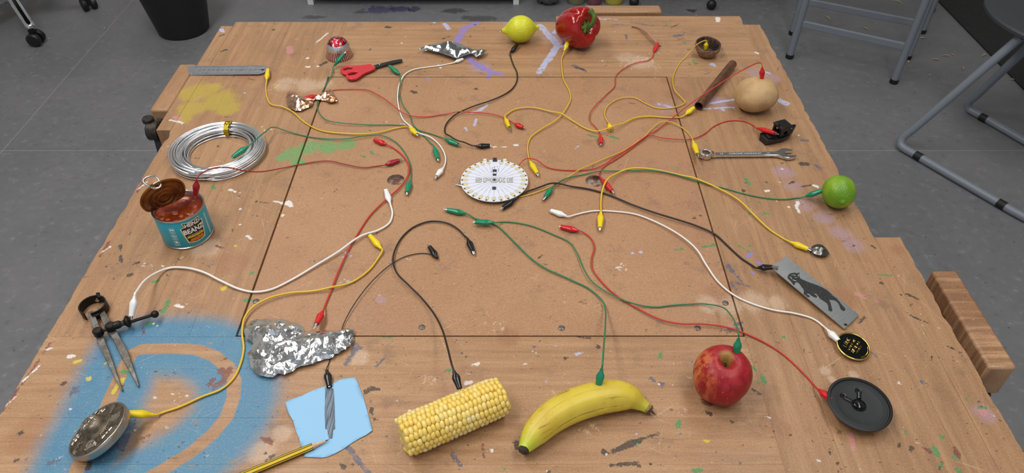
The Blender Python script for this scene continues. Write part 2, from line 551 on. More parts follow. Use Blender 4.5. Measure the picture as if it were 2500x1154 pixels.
# maroon, brown and red
for p in [[(540, 905, 10), (556, 915, 9)], [(545, 930, 10), (525, 945, 9)], [(522, 925, 6), (510, 940, 5)], [(510, 910, 1.5)], [(505, 905, 2)], [(560, 900, 8)], [(560, 872, 2), (540, 880, 2)], [(550, 858, 2)], [(1718, 978, 8), (1735, 985, 7)], [(568, 561, 4)], [(530, 600, 4), (545, 605, 3)], [(2272, 1102, 7), (2255, 1094, 3)], [(2335, 1105, 9), (2330, 1090, 3)], [(2340, 1115, 7)], [(2300, 1130, 6)], [(1578, 804, 4)], [(560, 905, 8)], [(345, 1068, 4), (365, 1064, 3)], [(1177, 1085, 3), (1182, 1115, 3)], [(1440, 65, 2)], [(1655, 98, 2), (1668, 93, 2)], [(640, 1068, 6), (660, 1080, 6)], [(658, 1075, 5)], [(280, 955, 2), (310, 935, 1.5)], [(215, 880, 2), (240, 872, 1)], [(1080, 150, 2)], [(350, 800, 3), (352, 815, 2)], [(1650, 95, 1.5)], [(1760, 140, 2)], [(1590, 255, 1)]]:
    mk('pb', *p)
# navy / blue grey
for p in [[(172, 965, 4), (184, 950, 10)], [(190, 955, 7)], [(1590, 924, 6), (1598, 928, 4)], [(1613, 937, 7), (1620, 936, 5)], [(1957, 342, 5), (1970, 343, 5)], [(1776, 648, 6), (1790, 664, 5)], [(1795, 668, 3), (1812, 690, 2)], [(1800, 690, 4), (1830, 700, 2)], [(1785, 690, 4), (1796, 705, 4)], [(1780, 803, 5), (1812, 800, 5)], [(1795, 790, 5), (1815, 788, 3)], [(1400, 160, 6), (1428, 172, 4)], [(1646, 88, 5), (1665, 85, 4)], [(1670, 80, 3)], [(1530, 95, 3), (1528, 85, 3)], [(2129, 860, 4), (2138, 868, 5)], [(2250, 933, 6), (2256, 935, 5)], [(845, 1085, 6), (880, 1130, 7), (900, 1154, 7)], [(905, 938, 0)], [(918, 895, 2), (940, 870, 3)], [(845, 890, 6), (870, 850, 8)], [(865, 840, 7), (880, 850, 4)], [(1788, 855, 0)], [(1625, 60, 0)], [(1285, 1000, 5)], [(1660, 1060, 3)], [(310, 1062, 10), (295, 1090, 12)], [(308, 1068, 8)], [(1808, 1130, 3)], [(1772, 738, 5)], [(795, 165, 3)], [(1495, 60, 2), (1550, 62, 1)], [(1540, 55, 2), (1600, 64, 1)], [(1105, 1110, 5), (1125, 1135, 5)], [(1010, 1085, 0)], [(120, 1130, 5), (150, 1122, 4)], [(75, 1120, 0)], [(1990, 402, 3), (2002, 412, 4)], [(1205, 420, 0)]]:
    mk('pn', *p)
# pink
for p in [[(706, 115, 7), (708, 128, 8)], [(428, 286, 8), (440, 290, 8)], [(2078, 1060, 7), (2084, 1098, 5)], [(1765, 665, 5)], [(2140, 735, 4)], [(2090, 715, 6), (2110, 725, 8)], [(2400, 1005, 12), (2390, 1000, 8)], [(423, 851, 2)], [(724, 95, 5)]]:
    mk('pp', *p)
# drips and flecks
rr = random.Random(11)
for i in range(230):
    px, py = rr.uniform(80, 2450), rr.uniform(50, 1150)
    c = rr.choice(['pd', 'pd', 'pd', 'pd', 'pw', 'pb', 'pg', 'pn', 'pw', 'pl'])
    r = rr.uniform(0.9, 2.6)
    if 620 < px < 1800 and 200 < py < 820:
        r *= 0.6
        if rr.random() < 0.5:
            continue
    q = [(px, py, r)]
    if rr.random() < 0.6:
        q.append((px + rr.uniform(-9, 9), py + rr.uniform(-4, 4), r * rr.uniform(0.3, 0.9)))
    mk(c, *q)

for i in range(420):
    px, py = rr.uniform(60, 2460), rr.uniform(48, 1150)
    pan = 600 < px < 1810 and 195 < py < 820
    if pan and rr.random() < 0.45:
        continue
    a = rr.gauss(0.0, 0.9)
    ln = rr.uniform(3, 16)
    r = rr.uniform(1.0, 2.0) * (0.8 if pan else 1.0)
    mk(rr.choice(['pd', 'pk', 'pk', 'pk', 'ps']), (px, py, r), (px + ln * math.cos(a), py + 0.6 * ln * math.sin(a), r * 0.4))
for i in range(26):
    px, py = rr.uniform(100, 2400), rr.uniform(60, 1140)
    c = rr.choice(['pk', 'pn', 'pw', 'pl'])
    for j in range(rr.randint(5, 11)):
        x, y = px + rr.gauss(0, 14), py + rr.gauss(0, 7)
        mk(c, (x, y, rr.uniform(1.0, 2.4)), (x + rr.uniform(-7, 7), y + rr.uniform(-3, 3), rr.uniform(0.4, 1.2)))
for (a_, b_) in [((3, 1002), (40, 950)), ((48, 940), (90, 880)), ((100, 862), (118, 838)), ((240, 625), (262, 590)), ((330, 470), (352, 432))]:
    mk('pb', (a_[0] + 4, a_[1], 3), (b_[0] + 4, b_[1], 4))
    mk('pw', (a_[0] + 6, a_[1] - 8, 1.5), (b_[0] + 7, b_[1] + 12, 2))
for p in [(1590, 130), (1540, 150), (1560, 145), (1600, 165), (1450, 960), (1430, 1040), (1440, 1050), (1340, 960), (1050, 920), (880, 880), (1215, 790), (1660, 1000)]:
    for j in range(9):
        x, y = p[0] + rr.gauss(0, 12), p[1] + rr.gauss(0, 6)
        mk('ps', (x, y, 1.2), (x + rr.uniform(-12, 12), y + rr.uniform(4, 16), 0.5))

# soft washes: (class, px, py, radius px)
WS = [('wy', 480, 225, 60), ('wy', 535, 245, 62), ('wy', 470, 265, 50), ('wy', 560, 265, 45), ('wy', 450, 290, 30), ('wy', 520, 215, 35),
      ('wg', 715, 375, 36), ('wg', 755, 360, 42), ('wg', 800, 356, 40), ('wg', 845, 352, 38), ('wg', 725, 395, 26), ('wg', 690, 385, 22),
      ('wv', 1915, 420, 40), ('wv', 1940, 455, 42), ('wv', 1965, 500, 38), ('wv', 2010, 530, 40), ('wv', 2050, 565, 42), ('wv', 2085, 600, 42), ('wv', 1250, 62, 34), ('wv', 1345, 85, 42), ('wv', 1370, 100, 40), ('wv', 1840, 205, 40), ('wv', 1880, 190, 40), ('wv', 1620, 262, 38), ('wv', 1750, 250, 40), ('wv', 1170, 165, 45), ('wv', 1120, 130, 40), ('wv', 930, 730, 20), ('wv', 2400, 1010, 40), ('wv', 1850, 180, 36),
      ('ww', 700, 205, 46), ('ww', 750, 208, 46), ('ww', 790, 205, 34), ('ww', 1730, 740, 46), ('ww', 1780, 745, 50), ('ww', 1840, 735, 55), ('ww', 1900, 740, 40), ('ww', 640, 1100, 50), ('ww', 690, 1060, 34), ('ww', 2085, 915, 20), ('ww', 2015, 905, 20), ('ww', 2030, 925, 16), ('ww', 1560, 150, 50), ('ww', 1530, 140, 40), ('ww', 880, 870, 34), ('ww', 500, 610, 50),
      ('wb', 1295, 118, 50), ('wb', 1330, 120, 40), ('wb', 1700, 400, 30), ('wb', 1760, 720, 60), ('wb', 560, 640, 60), ('wb', 250, 780, 50), ('wb', 70, 1060, 80), ('wb', 1240, 820, 40), ('wb', 360, 780, 40), ('wb', 2050, 730, 60), ('wb', 2180, 560, 40), ('wb', 380, 345, 40), ('wb', 1650, 230, 46), ('wb', 1640, 290, 30), ('wb', 1630, 195, 30), ('wb', 1800, 700, 40), ('wb', 600, 180, 60), ('wb', 1880, 1030, 44), ('wb', 1910, 1045, 34), ('wb', 2190, 610, 30)]

STROKE = [(320, 1190), (395, 1148), (470, 1101), (520, 1058), (553, 1018), (570, 970), (572, 930), (556, 895), (522, 868), (480, 853), (420, 850), (345, 852), (322, 862), (302, 898), (274, 962), (244, 1030), (214, 1085), (190, 1140), (172, 1190)]
SW = [P(a, b).xy for a, b in STROKE]
SIN = [P(a, b).xy for a, b in [(190, 1154), (244, 1030), (274, 962), (302, 898), (330, 853), (420, 850), (480, 853), (522, 868), (556, 895), (572, 930), (570, 970), (553, 1018), (520, 1058), (470, 1101), (395, 1148), (320, 1190)]]


def seg_d(X, Y, a, b):
    dx, dy = b[0] - a[0], b[1] - a[1]
    L = dx * dx + dy * dy + 1e-12
    t = np.clip(((X - a[0]) * dx + (Y - a[1]) * dy) / L, 0, 1)
    return np.hypot(X - a[0] - t * dx, Y - a[1] - t * dy), t


def sm(x, lo, hi):
    t = np.clip((x - lo) / (hi - lo), 0, 1)
    return t * t * (3 - 2 * t)


MKW = []
for c, pts in MK:
    w_ = [(P(p[0], p[1]).x, P(p[0], p[1]).y, p[2] * CAMH / ((p[1] + 1071) * math.cos(PITCH))) for p in pts if p[2] > 0]
    if w_:
        MKW.append((c, w_))
WSW = [(c, P(a, b).x, P(a, b).y, r * CAMH / ((b + 1071) * math.cos(PITCH))) for c, a, b, r in WS]


def paint(X, Y):
    """signed-distance style fields of every paint colour, per vertex"""
    out = {}

    def arr(k):
        if k not in out:
            out[k] = np.zeros_like(X)
        return out[k]
    x0, x1, y0, y1 = X.min(), X.max(), Y.min(), Y.max()
    for c, w_ in MKW:
        bx0 = min(p[0] - p[2] for p in w_) - .008
        bx1 = max(p[0] + p[2] for p in w_) + .008
        by0 = min(p[1] - p[2] for p in w_) - .008
        by1 = max(p[1] + p[2] for p in w_) + .008
        if bx1 < x0 or bx0 > x1 or by1 < y0 or by0 > y1:
            continue
        s = np.nonzero((X > bx0) & (X < bx1) & (Y > by0) & (Y < by1))[0]
        if not len(s):
            continue
        xs, ys = X[s], Y[s]
        if len(w_) == 1:
            d = np.hypot(xs - w_[0][0], ys - w_[0][1]) - w_[0][2]
        else:
            d = np.full(len(s), 9.0)
            for a, b in zip(w_[:-1], w_[1:]):
                dd, t = seg_d(xs, ys, a, b)
                d = np.minimum(d, dd - (a[2] + (b[2] - a[2]) * t))
        A = arr(c)
        A[s] = np.maximum(A[s], np.clip(0.5 - d / 0.016, 0, 1))
    for c, cx, cy, r in WSW:
        if cx + r * 1.3 < x0 or cx - r * 1.3 > x1 or cy + r * 1.3 < y0 or cy - r * 1.3 > y1:
            continue
        A = arr(c)
        d = np.hypot(X - cx, Y - cy)
        np.maximum(A, 1 - sm(d, r * 0.25, r * 1.25), out=A)
    if x0 < 0.0 and y0 < 0.75:
        d = np.full(len(X), 9.0)
        for a, b in zip(SW[:-1], SW[1:]):
            dd, _ = seg_d(X, Y, a, b)
            d = np.minimum(d, dd)
        ins = np.zeros(len(X), bool)
        j = len(SIN) - 1
        for i in range(len(SIN)):
            xi, yi, xj, yj = SIN[i][0], SIN[i][1], SIN[j][0], SIN[j][1]
            cnd = ((yi > Y) != (yj > Y)) & (X < (xj - xi) * (Y - yi) / (yj - yi + 1e-12) + xi)
            ins ^= cnd
            j = i
        blue = np.where(ins, 1 - sm(d, .018, .070), 1 - sm(d, .022, .084))
        out['blue'] = blue
        out['strk'] = np.clip(0.5 - (d - .0088) / .03, 0, 1)
    return out


def wood_mat(name, along, c_lo, c_mid, c_hi, board=False):
    """worn bench timber; along = 0 grain runs along X, 1 along Y"""
    t = NT(name)
    oi = t.new('ShaderNodeObjectInfo')
    rnd = oi.outputs['Random']
    off = t.new('ShaderNodeCombineXYZ')
    t.link(t.math('MULTIPLY', rnd, 37.0), off.inputs[0])
    t.link(t.math('MULTIPLY', rnd, 91.0), off.inputs[1])

    def vec(s_along, s_cross, jit=True):
        s = (s_along, s_cross, 1) if along == 0 else (s_cross, s_along, 1)
        v = t.coord(s)
        if jit:
            a = t.new('ShaderNodeVectorMath', operation='ADD')
            t.link(v, a.inputs[0])
            t.link(off.outputs[0], a.inputs[1])
            v = a.outputs[0]
        return v
    iso = t.coord()
    if board:
        big = t.noise(iso, 5.0, 3.0)
        fib = t.noise(t.coord((1, 1.6, 1)), 260.0, 4.0, 0.75, 0.8)
        col = t.mix(t.step(big, 0.3, 0.7), c_lo, c_mid)
        col = t.mix(t.step(fib, 0.5, 0.74, 0, 0.5), col, c_hi)
        col = t.mix(t.step(fib, 0.46, 0.28, 0, 0.6), col, rgb(150, 108, 78))
        fib2 = t.noise(t.rcoord(.7, (1, 2.2, 1), (5, 3, 0)), 240.0, 3.0, 0.7, 1.5)
        col = t.mix(t.step(fib2, 0.56, 0.70, 0, 0.6), col, rgb(150, 108, 76))
        col = t.mix(t.step(t.noise(iso, 1.9, 2.0), 0.42, 0.62, 0, 0.4), col, rgb(164, 116, 84))
        h = fib
    else:
        g1 = t.noise(vec(1.6, 26), 3.2, 5.0, 0.6, 0.35)
        g2 = t.noise(vec(10, 260), 3.0, 3.0, 0.6)
        g3 = t.noise(vec(3, 70), 3.0, 4.0, 0.65, 0.2)
        big = t.noise(iso, 6.0, 4.0, 0.6)
        col = t.ramp(t.math('ADD', t.math('MULTIPLY', g1, 0.75), t.math('MULTIPLY', big, 0.25)), [(0.36, c_lo), (0.5, c_mid), (0.64, c_hi)])
        col = t.mix(t.step(g3, 0.50, 0.70, 0, 0.42), col, c_lo)
        col = t.mix(t.step(g2, 0.54, 0.70, 0, 0.42), col, rgb(136, 96, 66))
        col = t.mix(t.step(big, 0.58, 0.75, 0, 0.4), col, rgb(164, 118, 88))
        col = t.mix(t.math('MULTIPLY', rnd, 0.2), col, rgb(160, 118, 84))
        h = g2
    dirt = t.noise(iso, 22.0, 6.0, 0.7)
    col = t.mix(t.step(dirt, 0.54, 0.72, 0, 0.5), col, rgb(118, 90, 74))
    fine = t.noise(iso, 170.0, 4.0, 0.6)
    rag = t.noise(iso, 420.0, 3.0, 0.7)
    fibre = t.noise(vec(14, 160, False), 5.0, 4.0, 0.7)

    cloud = t.noise(iso, 34.0, 3.0, 0.6)

    def wash(att, c, op, lo=0.30, hi=0.72, amp=0.9):
        nonlocal col
        v = t.attr(att)
        k = t.math('ADD', v, t.math('MULTIPLY', t.math('SUBTRACT', fibre, 0.5), amp))
        k = t.math('ADD', k, t.math('MULTIPLY', t.math('SUBTRACT', dirt, 0.5), amp))
        k = t.math('ADD', k, t.math('MULTIPLY', t.math('SUBTRACT', cloud, 0.5), 0.9))
        k = t.math('MULTIPLY', t.step(k, lo, hi, 0, op), t.step(v, 0.02, 0.3))
        col = t.mix(k, col, rgb(*c))
    wash('wb', (140, 90, 58), 0.42, 0.3, 1.0)
    wash('wy', (172, 150, 52), 0.8, .3, .9)
    wash('wg', (88, 150, 88), 0.8, 0.38, 0.75, 1.3)
    wash('wv', (166, 138, 160), 0.5, 0.35, 1.1, 1.0)
    wash('ww', (196, 168, 144), 0.62, 0.35, 1.0, 1.3)
    # sprayed blue ring with the bare stencil stroke
    bl = t.attr('blue')
    k = t.math('ADD', bl, t.math('MULTIPLY', t.math('SUBTRACT', fine, 0.5), t.math('MULTIPLY', t.math('SUBTRACT', 1.0, bl), 0.6)))
    k = t.math('MULTIPLY', t.step(k, 0.06, 0.86, 0, 0.94), t.step(bl, 0.01, 0.1))
    st = t.math('ADD', t.attr('strk'), t.math('MULTIPLY', t.math('SUBTRACT', rag, 0.5), 0.05))
    k = t.math('MULTIPLY', k, t.step(st, 0.55, 0.47))
    wear = t.math('ADD', t.math('MULTIPLY', fibre, 0.6), t.math('MULTIPLY', dirt, 0.5))
    k = t.math('MULTIPLY', k, t.step(wear, 0.70, 0.62, 0.2, 1.0))
    blc = t.mix(t.step(dirt, 0.35, 0.65), rgb(44, 118, 154), rgb(60, 130, 160))
    col = t.mix(k, col, blc)
    scr = t.noise(iso, 85.0, 5.0, 0.75)
    for att, c, op in [('pp', (196, 126, 130), 0.65), ('pl', (176, 182, 216), 0.9), ('pv', (132, 118, 188), 0.9), ('pn', (76, 84, 106), 0.85), ('pb', (112, 56, 48), 0.88), ('py', (204, 182, 40), 0.9), ('pg', (62, 132, 76), 0.9), ('pk', (92, 66, 50), 0.7), ('ps', (206, 176, 146), 0.7), ('pd', (58, 46, 40), 0.92), ('pw', (222, 216, 212), 0.93)]:
        v = t.math('ADD', t.attr(att), t.math('MULTIPLY', t.math('SUBTRACT', fine, 0.5), 0.55))
        v = t.math('ADD', v, t.math('MULTIPLY', t.math('SUBTRACT', rag, 0.5), 0.35))
        k = t.math('MULTIPLY', t.step(v, 0.47, 0.55, 0, op), t.step(t.attr(att), 0.05, 0.2))
        if att in ('pl', 'pv', 'pn', 'pb', 'pg'):
            k = t.math('MULTIPLY', k, t.step(t.math('ADD', t.math('MULTIPLY', scr, 0.7), t.math('MULTIPLY', fibre, 0.3)), 0.36, 0.50, 0.25, 1.0))
        col = t.mix(k, col, rgb(*c))
    # fine mottling of the worn surface
    col = t.mix(t.step(rag, 0.46, 0.70, 0, 0.28), col, rgb(118, 86, 62))
    col = t.mix(t.step(rag, 0.50, 0.32, 0, 0.18), col, rgb(206, 168, 130))
    # scratches and pores
    for ang, th in [(0.45, 0.71), (-0.6, 0.71), (1.9, 0.71), (1.2, 0.71)]:
        s = t.noise(t.rcoord(ang, (5, 230, 1), (ang * 3, 0, 0)), 2.4, 2.0, 0.5)
        br = t.noise(iso, 14.0, 2.0)
        k = t.math('MULTIPLY', t.step(s, th - 0.02, th + 0.05, 0, 0.34), t.step(br, 0.46, 0.60))
        col = t.mix(k, col, rgb(216, 186, 152))
    for sc_, th, c, op in [(66.0, 0.085, (58, 42, 34), 0.8), (52.0, 0.045, (208, 196, 186), 0.65), (34.0, 0.05, (92, 58, 44), 0.75)]:
        d = t.voro(t.rcoord(sc_, (1, 1.9, 1), (sc_, 0, 0)), sc_)
        d = t.math('ADD', d, t.step(t.noise(t.coord((1, 1, 1), (0, 0, 0), (sc_, sc_, 0)), 17.0, 2.0), 0.52, 0.42, 0, 0.4))
        d = t.math('ADD', d, t.math('MULTIPLY', t.math('SUBTRACT', rag, 0.5), 0.25))
        col = t.mix(t.step(d, th + 0.03, th - 0.03, 0, op), col, rgb(*c))
    t.bump(t.math('ADD', h, t.math('MULTIPLY', dirt, 0.6)), 0.22, 0.0012)
    return t.base(col, t.step(dirt, 0.3, 0.7, 0.42, 0.58))


WX = wood_mat('beech_along_x', 0, rgb(150, 112, 78), rgb(166, 126, 89), rgb(179, 140, 102))
WY = wood_mat('beech_along_y', 1, rgb(142, 105, 73), rgb(158, 119, 83), rgb(172, 133, 96))  # side boards toned darker, light falloff towards the edges put into colour
WB = wood_mat('hardboard', 0, rgb(160, 118, 84), rgb(170, 128, 92), rgb(190, 150, 112), True)
m_under = mat('bench_underframe', (96, 68, 46), 0.7, c2=(76, 52, 36), vs=20, scale=(1, 1, 8))

bench = thing('workbench', 'large square paint-stained wooden workbench holding all the clipped objects', 'workbench', (0, 0.97, 0))
BO = Vector((0, 0.97, 0))


def plank(x0, x1, y0, y1, m, top=TT, th=0.045, st=0.0019, holes=(), ragged=(), name='plank', rlim=(-9, 9), gp=0.00006, drop=0.00025):
    """one board: finely gridded top carrying the paint fields, plain sides"""
    x0 += gp
    x1 -= gp
    y0 += gp
    y1 -= gp
    e = 0.0009
    nx = max(2, int((x1 - x0) / st))
    ny = max(2, int((y1 - y0) / st))
    xs = np.concatenate([[x0], np.linspace(x0 + e, x1 - e, nx), [x1]])
    ys = np.concatenate([[y0], np.linspace(y0 + e, y1 - e, ny), [y1]])
    X, Y = np.meshgrid(xs, ys)
    nX, nY = len(xs), len(ys)
    Z = np.zeros_like(X)
    Z[0, :] = Z[-1, :] = -drop
    Z[:, 0] = Z[:, -1] = -drop
    # knocked, uneven outer edges
    rg = np.random.RandomState(int(abs(x0 * 977 + y0 * 1331) * 10) % 9999)
    for side in ragged:
        n_ = nY if side in 'lr' else nX
        jit = np.convolve(np.convolve(rg.rand(n_ + 40), np.ones(11) / 11, 'same'), np.ones(5) / 5, 'same')[20:20 + n_] * 2.2 - 0.6 + 0.10 * np.convolve(rg.rand(n_ + 8), np.ones(4) / 4, 'same')[4:4 + n_]
        jit = (np.clip(jit - 0.5, 0, 1) * 2) ** 1.2 * 0.0042
        jit = jit * ((ys > rlim[0]) & (ys < rlim[1]))
        if side == 'l':
            for k_ in range(7):
                X[:, k_] += jit * (1 - k_ / 7)
        if side == 'r':
            for k_ in range(7):
                X[:, -1 - k_] -= jit * (1 - k_ / 7)
    X, Y, Z = X.ravel(), Y.ravel(), Z.ravel()
    idx = np.arange(nX * nY).reshape(nY, nX)
    q = np.stack([idx[:-1, :-1], idx[:-1, 1:], idx[1:, 1:], idx[1:, :-1]], -1).reshape(-1, 4)
    extra_v = []
    extra_f = []
    for (hx, hy, hr) in holes:
        d = np.hypot(X - hx, Y - hy)
        fd = d[q].min(1)
        out = fd < hr
        q = q[~out]
        # pull the ragged rim of the cut onto the circle
        used = np.zeros(len(X), bool)
        used[q.ravel()] = True
        rim = used & (d < hr + st * 1.45)
        s = hr / np.maximum(d[rim], 1e-6)
        X[rim] = hx + (X[rim] - hx) * s
        Y[rim] = hy + (Y[rim] - hy) * s
    V = np.stack([X - BO.x, Y - BO.y, Z + top], 1)
    # sides
    ring = list(idx[0, :]) + list(idx[1:, -1]) + list(idx[-1, -2::-1]) + list(idx[-2:0:-1, 0])
    n0 = len(V)
    low = V[ring].copy()
    low[:, 2] = top - th
    V = np.concatenate([V, low])
    L = len(ring)
    sides = [(ring[i], n0 + i, n0 + (i + 1) % L, ring[(i + 1) % L]) for i in range(L)]
    faces = q.tolist() + sides + [tuple(n0 + i for i in range(L - 1, -1, -1))]
    me = bpy.data.meshes.new(name)
    me.from_pydata(V.tolist(), [], faces)
    me.materials.append(m)
    pf = paint(X, Y)
    for k, vals in pf.items():
        a = me.attributes.new(k, 'FLOAT', 'POINT')
        full = np.zeros(len(V), np.float32)
        full[:len(vals)] = vals
        a.data.foreach_set('value', full)
    o = bpy.data.objects.new(name, me)
    C.objects.link(o)
    o.parent = bench
    return o


BX0, BX1, BY0, BY1 = -0.620, 0.516, 0.385, 1.5455
PX0, PX1, PY0, PY1 = -0.3665, 0.309, 0.6375, 1.3055
H1 = P(966, 438)
H2 = P(1452, 441)
for o in [plank(PX0, PX1, PY0, PY1, WB, TT - 0.0006, 0.012, holes=[(H1.x, H1.y, 0.0145), (H2.x, H2.y, 0.0155)], name='hardboard_panel')]:
    o['label'] = 'square hardboard centre panel with two finger holes'


def split(a, b, n):
    return [(a + (b - a) * i / n, a + (b - a) * (i + 1) / n) for i in range(n)]


for i, (a, b) in enumerate(split(BX0, -0.369, 4)):
    plank(a, b, 0.635, BY1, WY, TT + (0.0001 if i % 2 else 0), ragged='l' if i == 0 else '', rlim=(0.63, 1.116))
for i, (a, b) in enumerate(split(1.3070, BY1, 4)):
    plank(-0.369, BX1, a, b, WX, TT + (0.0001 if i % 2 else 0))
for i, (a, b) in enumerate(split(0.311, BX1, 3)):
    plank(a, b, BY0, 1.3070, WY, TT + (0.0001 if i % 2 else 0))
for i, (a, b) in enumerate([(0.5825, 0.635), (0.509, 0.5825), (0.447, 0.509), (BY0, 0.447)]):
    plank(BX0, 0.311, a, b, WX, TT + (0.0001 if i % 2 else 0), ragged='l')
plank(-0.647, BX0, 1.118, 1.526, WY, TT, gp=0.0004)
plank(BX1, 0.554, BY0, 1.532, WY, TT, ragged='r', rlim=(0.833, 1.53))
plank(0.554, 0.594, BY0, 0.831, WY, TT, ragged='r', gp=0.0003)
plank(0.10, 0.518, BY1, 1.574, WX, TT)
MB().box(-0.60, 0.54, 0.41, 1.53, TT - 0.075, TT - 0.0455, Matrix.Translation(-BO)).build('underframe', m_under, bench, smooth=0)
for x in (-0.55, 0.42):
    for y in (0.46, 1.40):
        MB().box(x, x + 0.075, y, y + 0.075, 0, TT - 0.075, Matrix.Translation(-BO)).build('leg', m_under, bench, smooth=0)
for y in (0.48, 1.42):
    MB().box(-0.48, 0.43, y, y + 0.03, 0.12, 0.20, Matrix.Translation(-BO)).build('stretcher', m_under, bench, smooth=0)
# bottoms of the finger holes
for h, r in ((H1, 0.0155), (H2, 0.0165)):
    MB().lathe([(0, TT - 0.0088), (r * .9, TT - 0.0085), (r - .0004, TT - 0.008), (r - .0006, TT - 0.0009), (r + .0006, TT - 0.0007)], 32, Matrix.Translation(Vector((h.x, h.y, 0)) - BO)).build('finger_hole', mat('dusty_hole', (158, 138, 122), 0.9, c2=(104, 68, 54), vs=60, lo=.45, hi=.6), bench)
# old screws in the panel
m_screw = mat('worn_screw', (128, 122, 114), 0.45, 0.8, c2=(90, 84, 78), vs=400)
for (px, py) in [(1030, 798), (1371, 800), (1703, 800), (625, 735), (1771, 739)]:
    q = P(px, py) - BO
    b = MB().lathe([(0, -.002), (0.0044, -.002), (0.0044, 0.0002), (0.0036, 0.0007), (0, 0.0008)], 16, Matrix.Translation(q))
    b.box(-.0036, .0036, -.0005, .0005, 0.0007, 0.0010, Matrix.Translation(q) @ Matrix.Rotation(px, 4, 'Z'))
    b.build('screw', m_screw, bench)

# ---- vises on three sides
m_jaw = WY
m_jawx = WX
m_jawtop = wood_mat('jaw_wood', 0, rgb(120, 84, 58), rgb(146, 104, 72), rgb(188, 150, 112))


def jaw_block(parent, x0, x1, y0, y1, loc, m, th=0.062, name='wooden_jaw'):
    b = MB()
    b.box(x0, x1, y0, y1, TT - th, TT - 0.0005)
    b.xf(Matrix.Translation(-Vector(loc)))
    return b.build(name, m, parent, bevel=0.004)


lv = thing('bench_vise', 'black iron bench vise with wooden jaw on the left edge beside the ruler', 'vise', (-0.666, 1.27, TT))
jaw_block(lv, -0.684, -0.6485, 1.186, 1.359, lv.location, m_jaw)
q = P(372, 318, -0.012) - lv.location
bm_ = MB().tube([q + Vector((-0.006, 0, 0)), q + Vector((0.0155, 0, 0))], 0.0185, 24)
bm_.build('screw_collar', m_darkiron, lv, bevel=0.002)
MB().lathe([(0, 0), (0.0105, 0), (0.0105, 0.006), (0.009, 0.008), (0, 0.0085)], 18, Matrix.Translation(q + Vector((-0.003, 0.005, 0.0165)))).build('bolt', m_darkiron, lv)
MB().box(q.x + 0.004, q.x + 0.0155, q.y + 0.006, q.y + 0.024, q.z - 0.03, q.z + 0.012).build('bracket', m_darkiron, lv, bevel=0.002)
MB().tube([q + Vector((0.010, -0.004, -0.012)), q + Vector((0.016, -0.022, -0.046)), q + Vector((0.034, -0.05, -0.09))], 0.010, 8, flat=0.5).build('guide_bar', mat('navy_iron', (28, 28, 40), 0.5, 0.4), lv)
bv = thing('bench_vise', 'wooden vise jaw standing off the back edge behind the red pepper', 'vise', (0.257, 1.60, TT))
jaw_block(bv, 0.169, 0.345, 1.597, 1.632, bv.location, m_jawx)
for x in (0.20, 0.31):
    MB().tube([Vector((x, 1.536, TT - 0.062)) - bv.location, Vector((x, 1.60, TT - 0.055)) - bv.location], 0.008, 10).build('guide_bar', m_darkiron, bv)
rv = thing('bench_vise', 'chipped wooden vise jaw standing off the right edge near the black speaker', 'vise', (0.63, 0.67, TT))
jaw_block(rv, 0.6125, 0.649, 0.584, 0.7608, rv.location, m_jawtop, 0.058)
MB().box(-0.010, 0.012, -0.087, 0.087, -0.085, -0.0585).build('iron_bracket', m_darkiron, rv, bevel=0.003)
for y in (-0.05, 0.05):
    MB().tube([Vector((-0.085, y, -0.072)), Vector((0.0, y, -0.072))], 0.009, 10).build('guide_bar', m_darkiron, rv)
# ================================================================ things on the bench
MM = 0.001


def mm(prof):
    return [(r * MM, z * MM) for r, z in prof]


def axis_mat(loc, ax, roll=0.0):
    """local Z -> ax, origin loc"""
    ax = Vector(ax).normalized()
    qn = Vector((0, 0, 1)).rotation_difference(ax)
    return Matrix.Translation(loc) @ qn.to_matrix().to_4x4() @ Matrix.Rotation(roll, 4, 'Z')


def smooth_prof(prof, n=4):
    return [(max(p.x, 0), p.y) for p in bez([(r, z, 0) for r, z in prof], n)]


# ---- lemon
q = P(1270, 71, 0.029)
t = NT('lemon_skin')
v = t.coord()
pore = t.voro(v, 330.0)
t.bump(t.math('ADD', pore, t.math('MULTIPLY', t.noise(v, 90.0), 0.8)), 0.35, 0.0012)
m_lemon = t.base(t.mix(t.step(t.noise(v, 28.0), 0.35, 0.7), rgb(206, 204, 44), rgb(186, 190, 40)), 0.36)
o = thing('lemon', 'whole yellow lemon on the far bench edge left of the red pepper', 'lemon', (q.x, q.y, TT))
mx = Matrix.Translation((0, 0, 0.029)) @ Matrix.Rotation(-0.06, 4, 'Y') @ Matrix.Rotation(0.10, 4, 'Z') @ Matrix.Rotation(PI / 2, 4, 'Y') @ Matrix.Translation((0, 0, -0.041))
MB().lathe(smooth_prof(mm([(0, 1), (3.4, 1.5), (5.6, 4), (8, 8.5), (13.5, 14), (20.5, 21), (26, 30), (28, 41), (26.5, 52), (21, 62), (14, 69), (8, 73.5), (5.2, 76.5), (4.4, 79), (2.6, 81.3), (0, 82)])), 40, mx).build('peel', m_lemon, o, 60)
MB().lathe(mm([(0, -0.6), (2.4, 0), (2.6, 1.2), (1.8, 1.8), (0, 1.9)]), 10, mx).build('stem_scar', mat('lemon_scar', (112, 100, 40), 0.7), o)

# ---- red pepper
q = P(1409, 66, 0.041)
o = thing('bell_pepper', 'glossy red bell pepper with a curled green stalk', 'pepper', (q.x, q.y, TT))
mx = Matrix.Translation((0, 0, 0.041)) @ axis_mat((0, 0, 0), (0.62, -0.70, 0.34)) @ Matrix.Rotation(0.5, 4, 'Z') @ Matrix.Translation((0, 0, -0.044))


def plobe(a, z):
    k = abs(math.cos(2 * a + 0.25 * math.sin(a))) ** 0.55
    dep = 0.19 if z > 0.05 else 0.13
    return 1 - dep + dep * k + 0.03 * math.sin(a * 3 + 1)


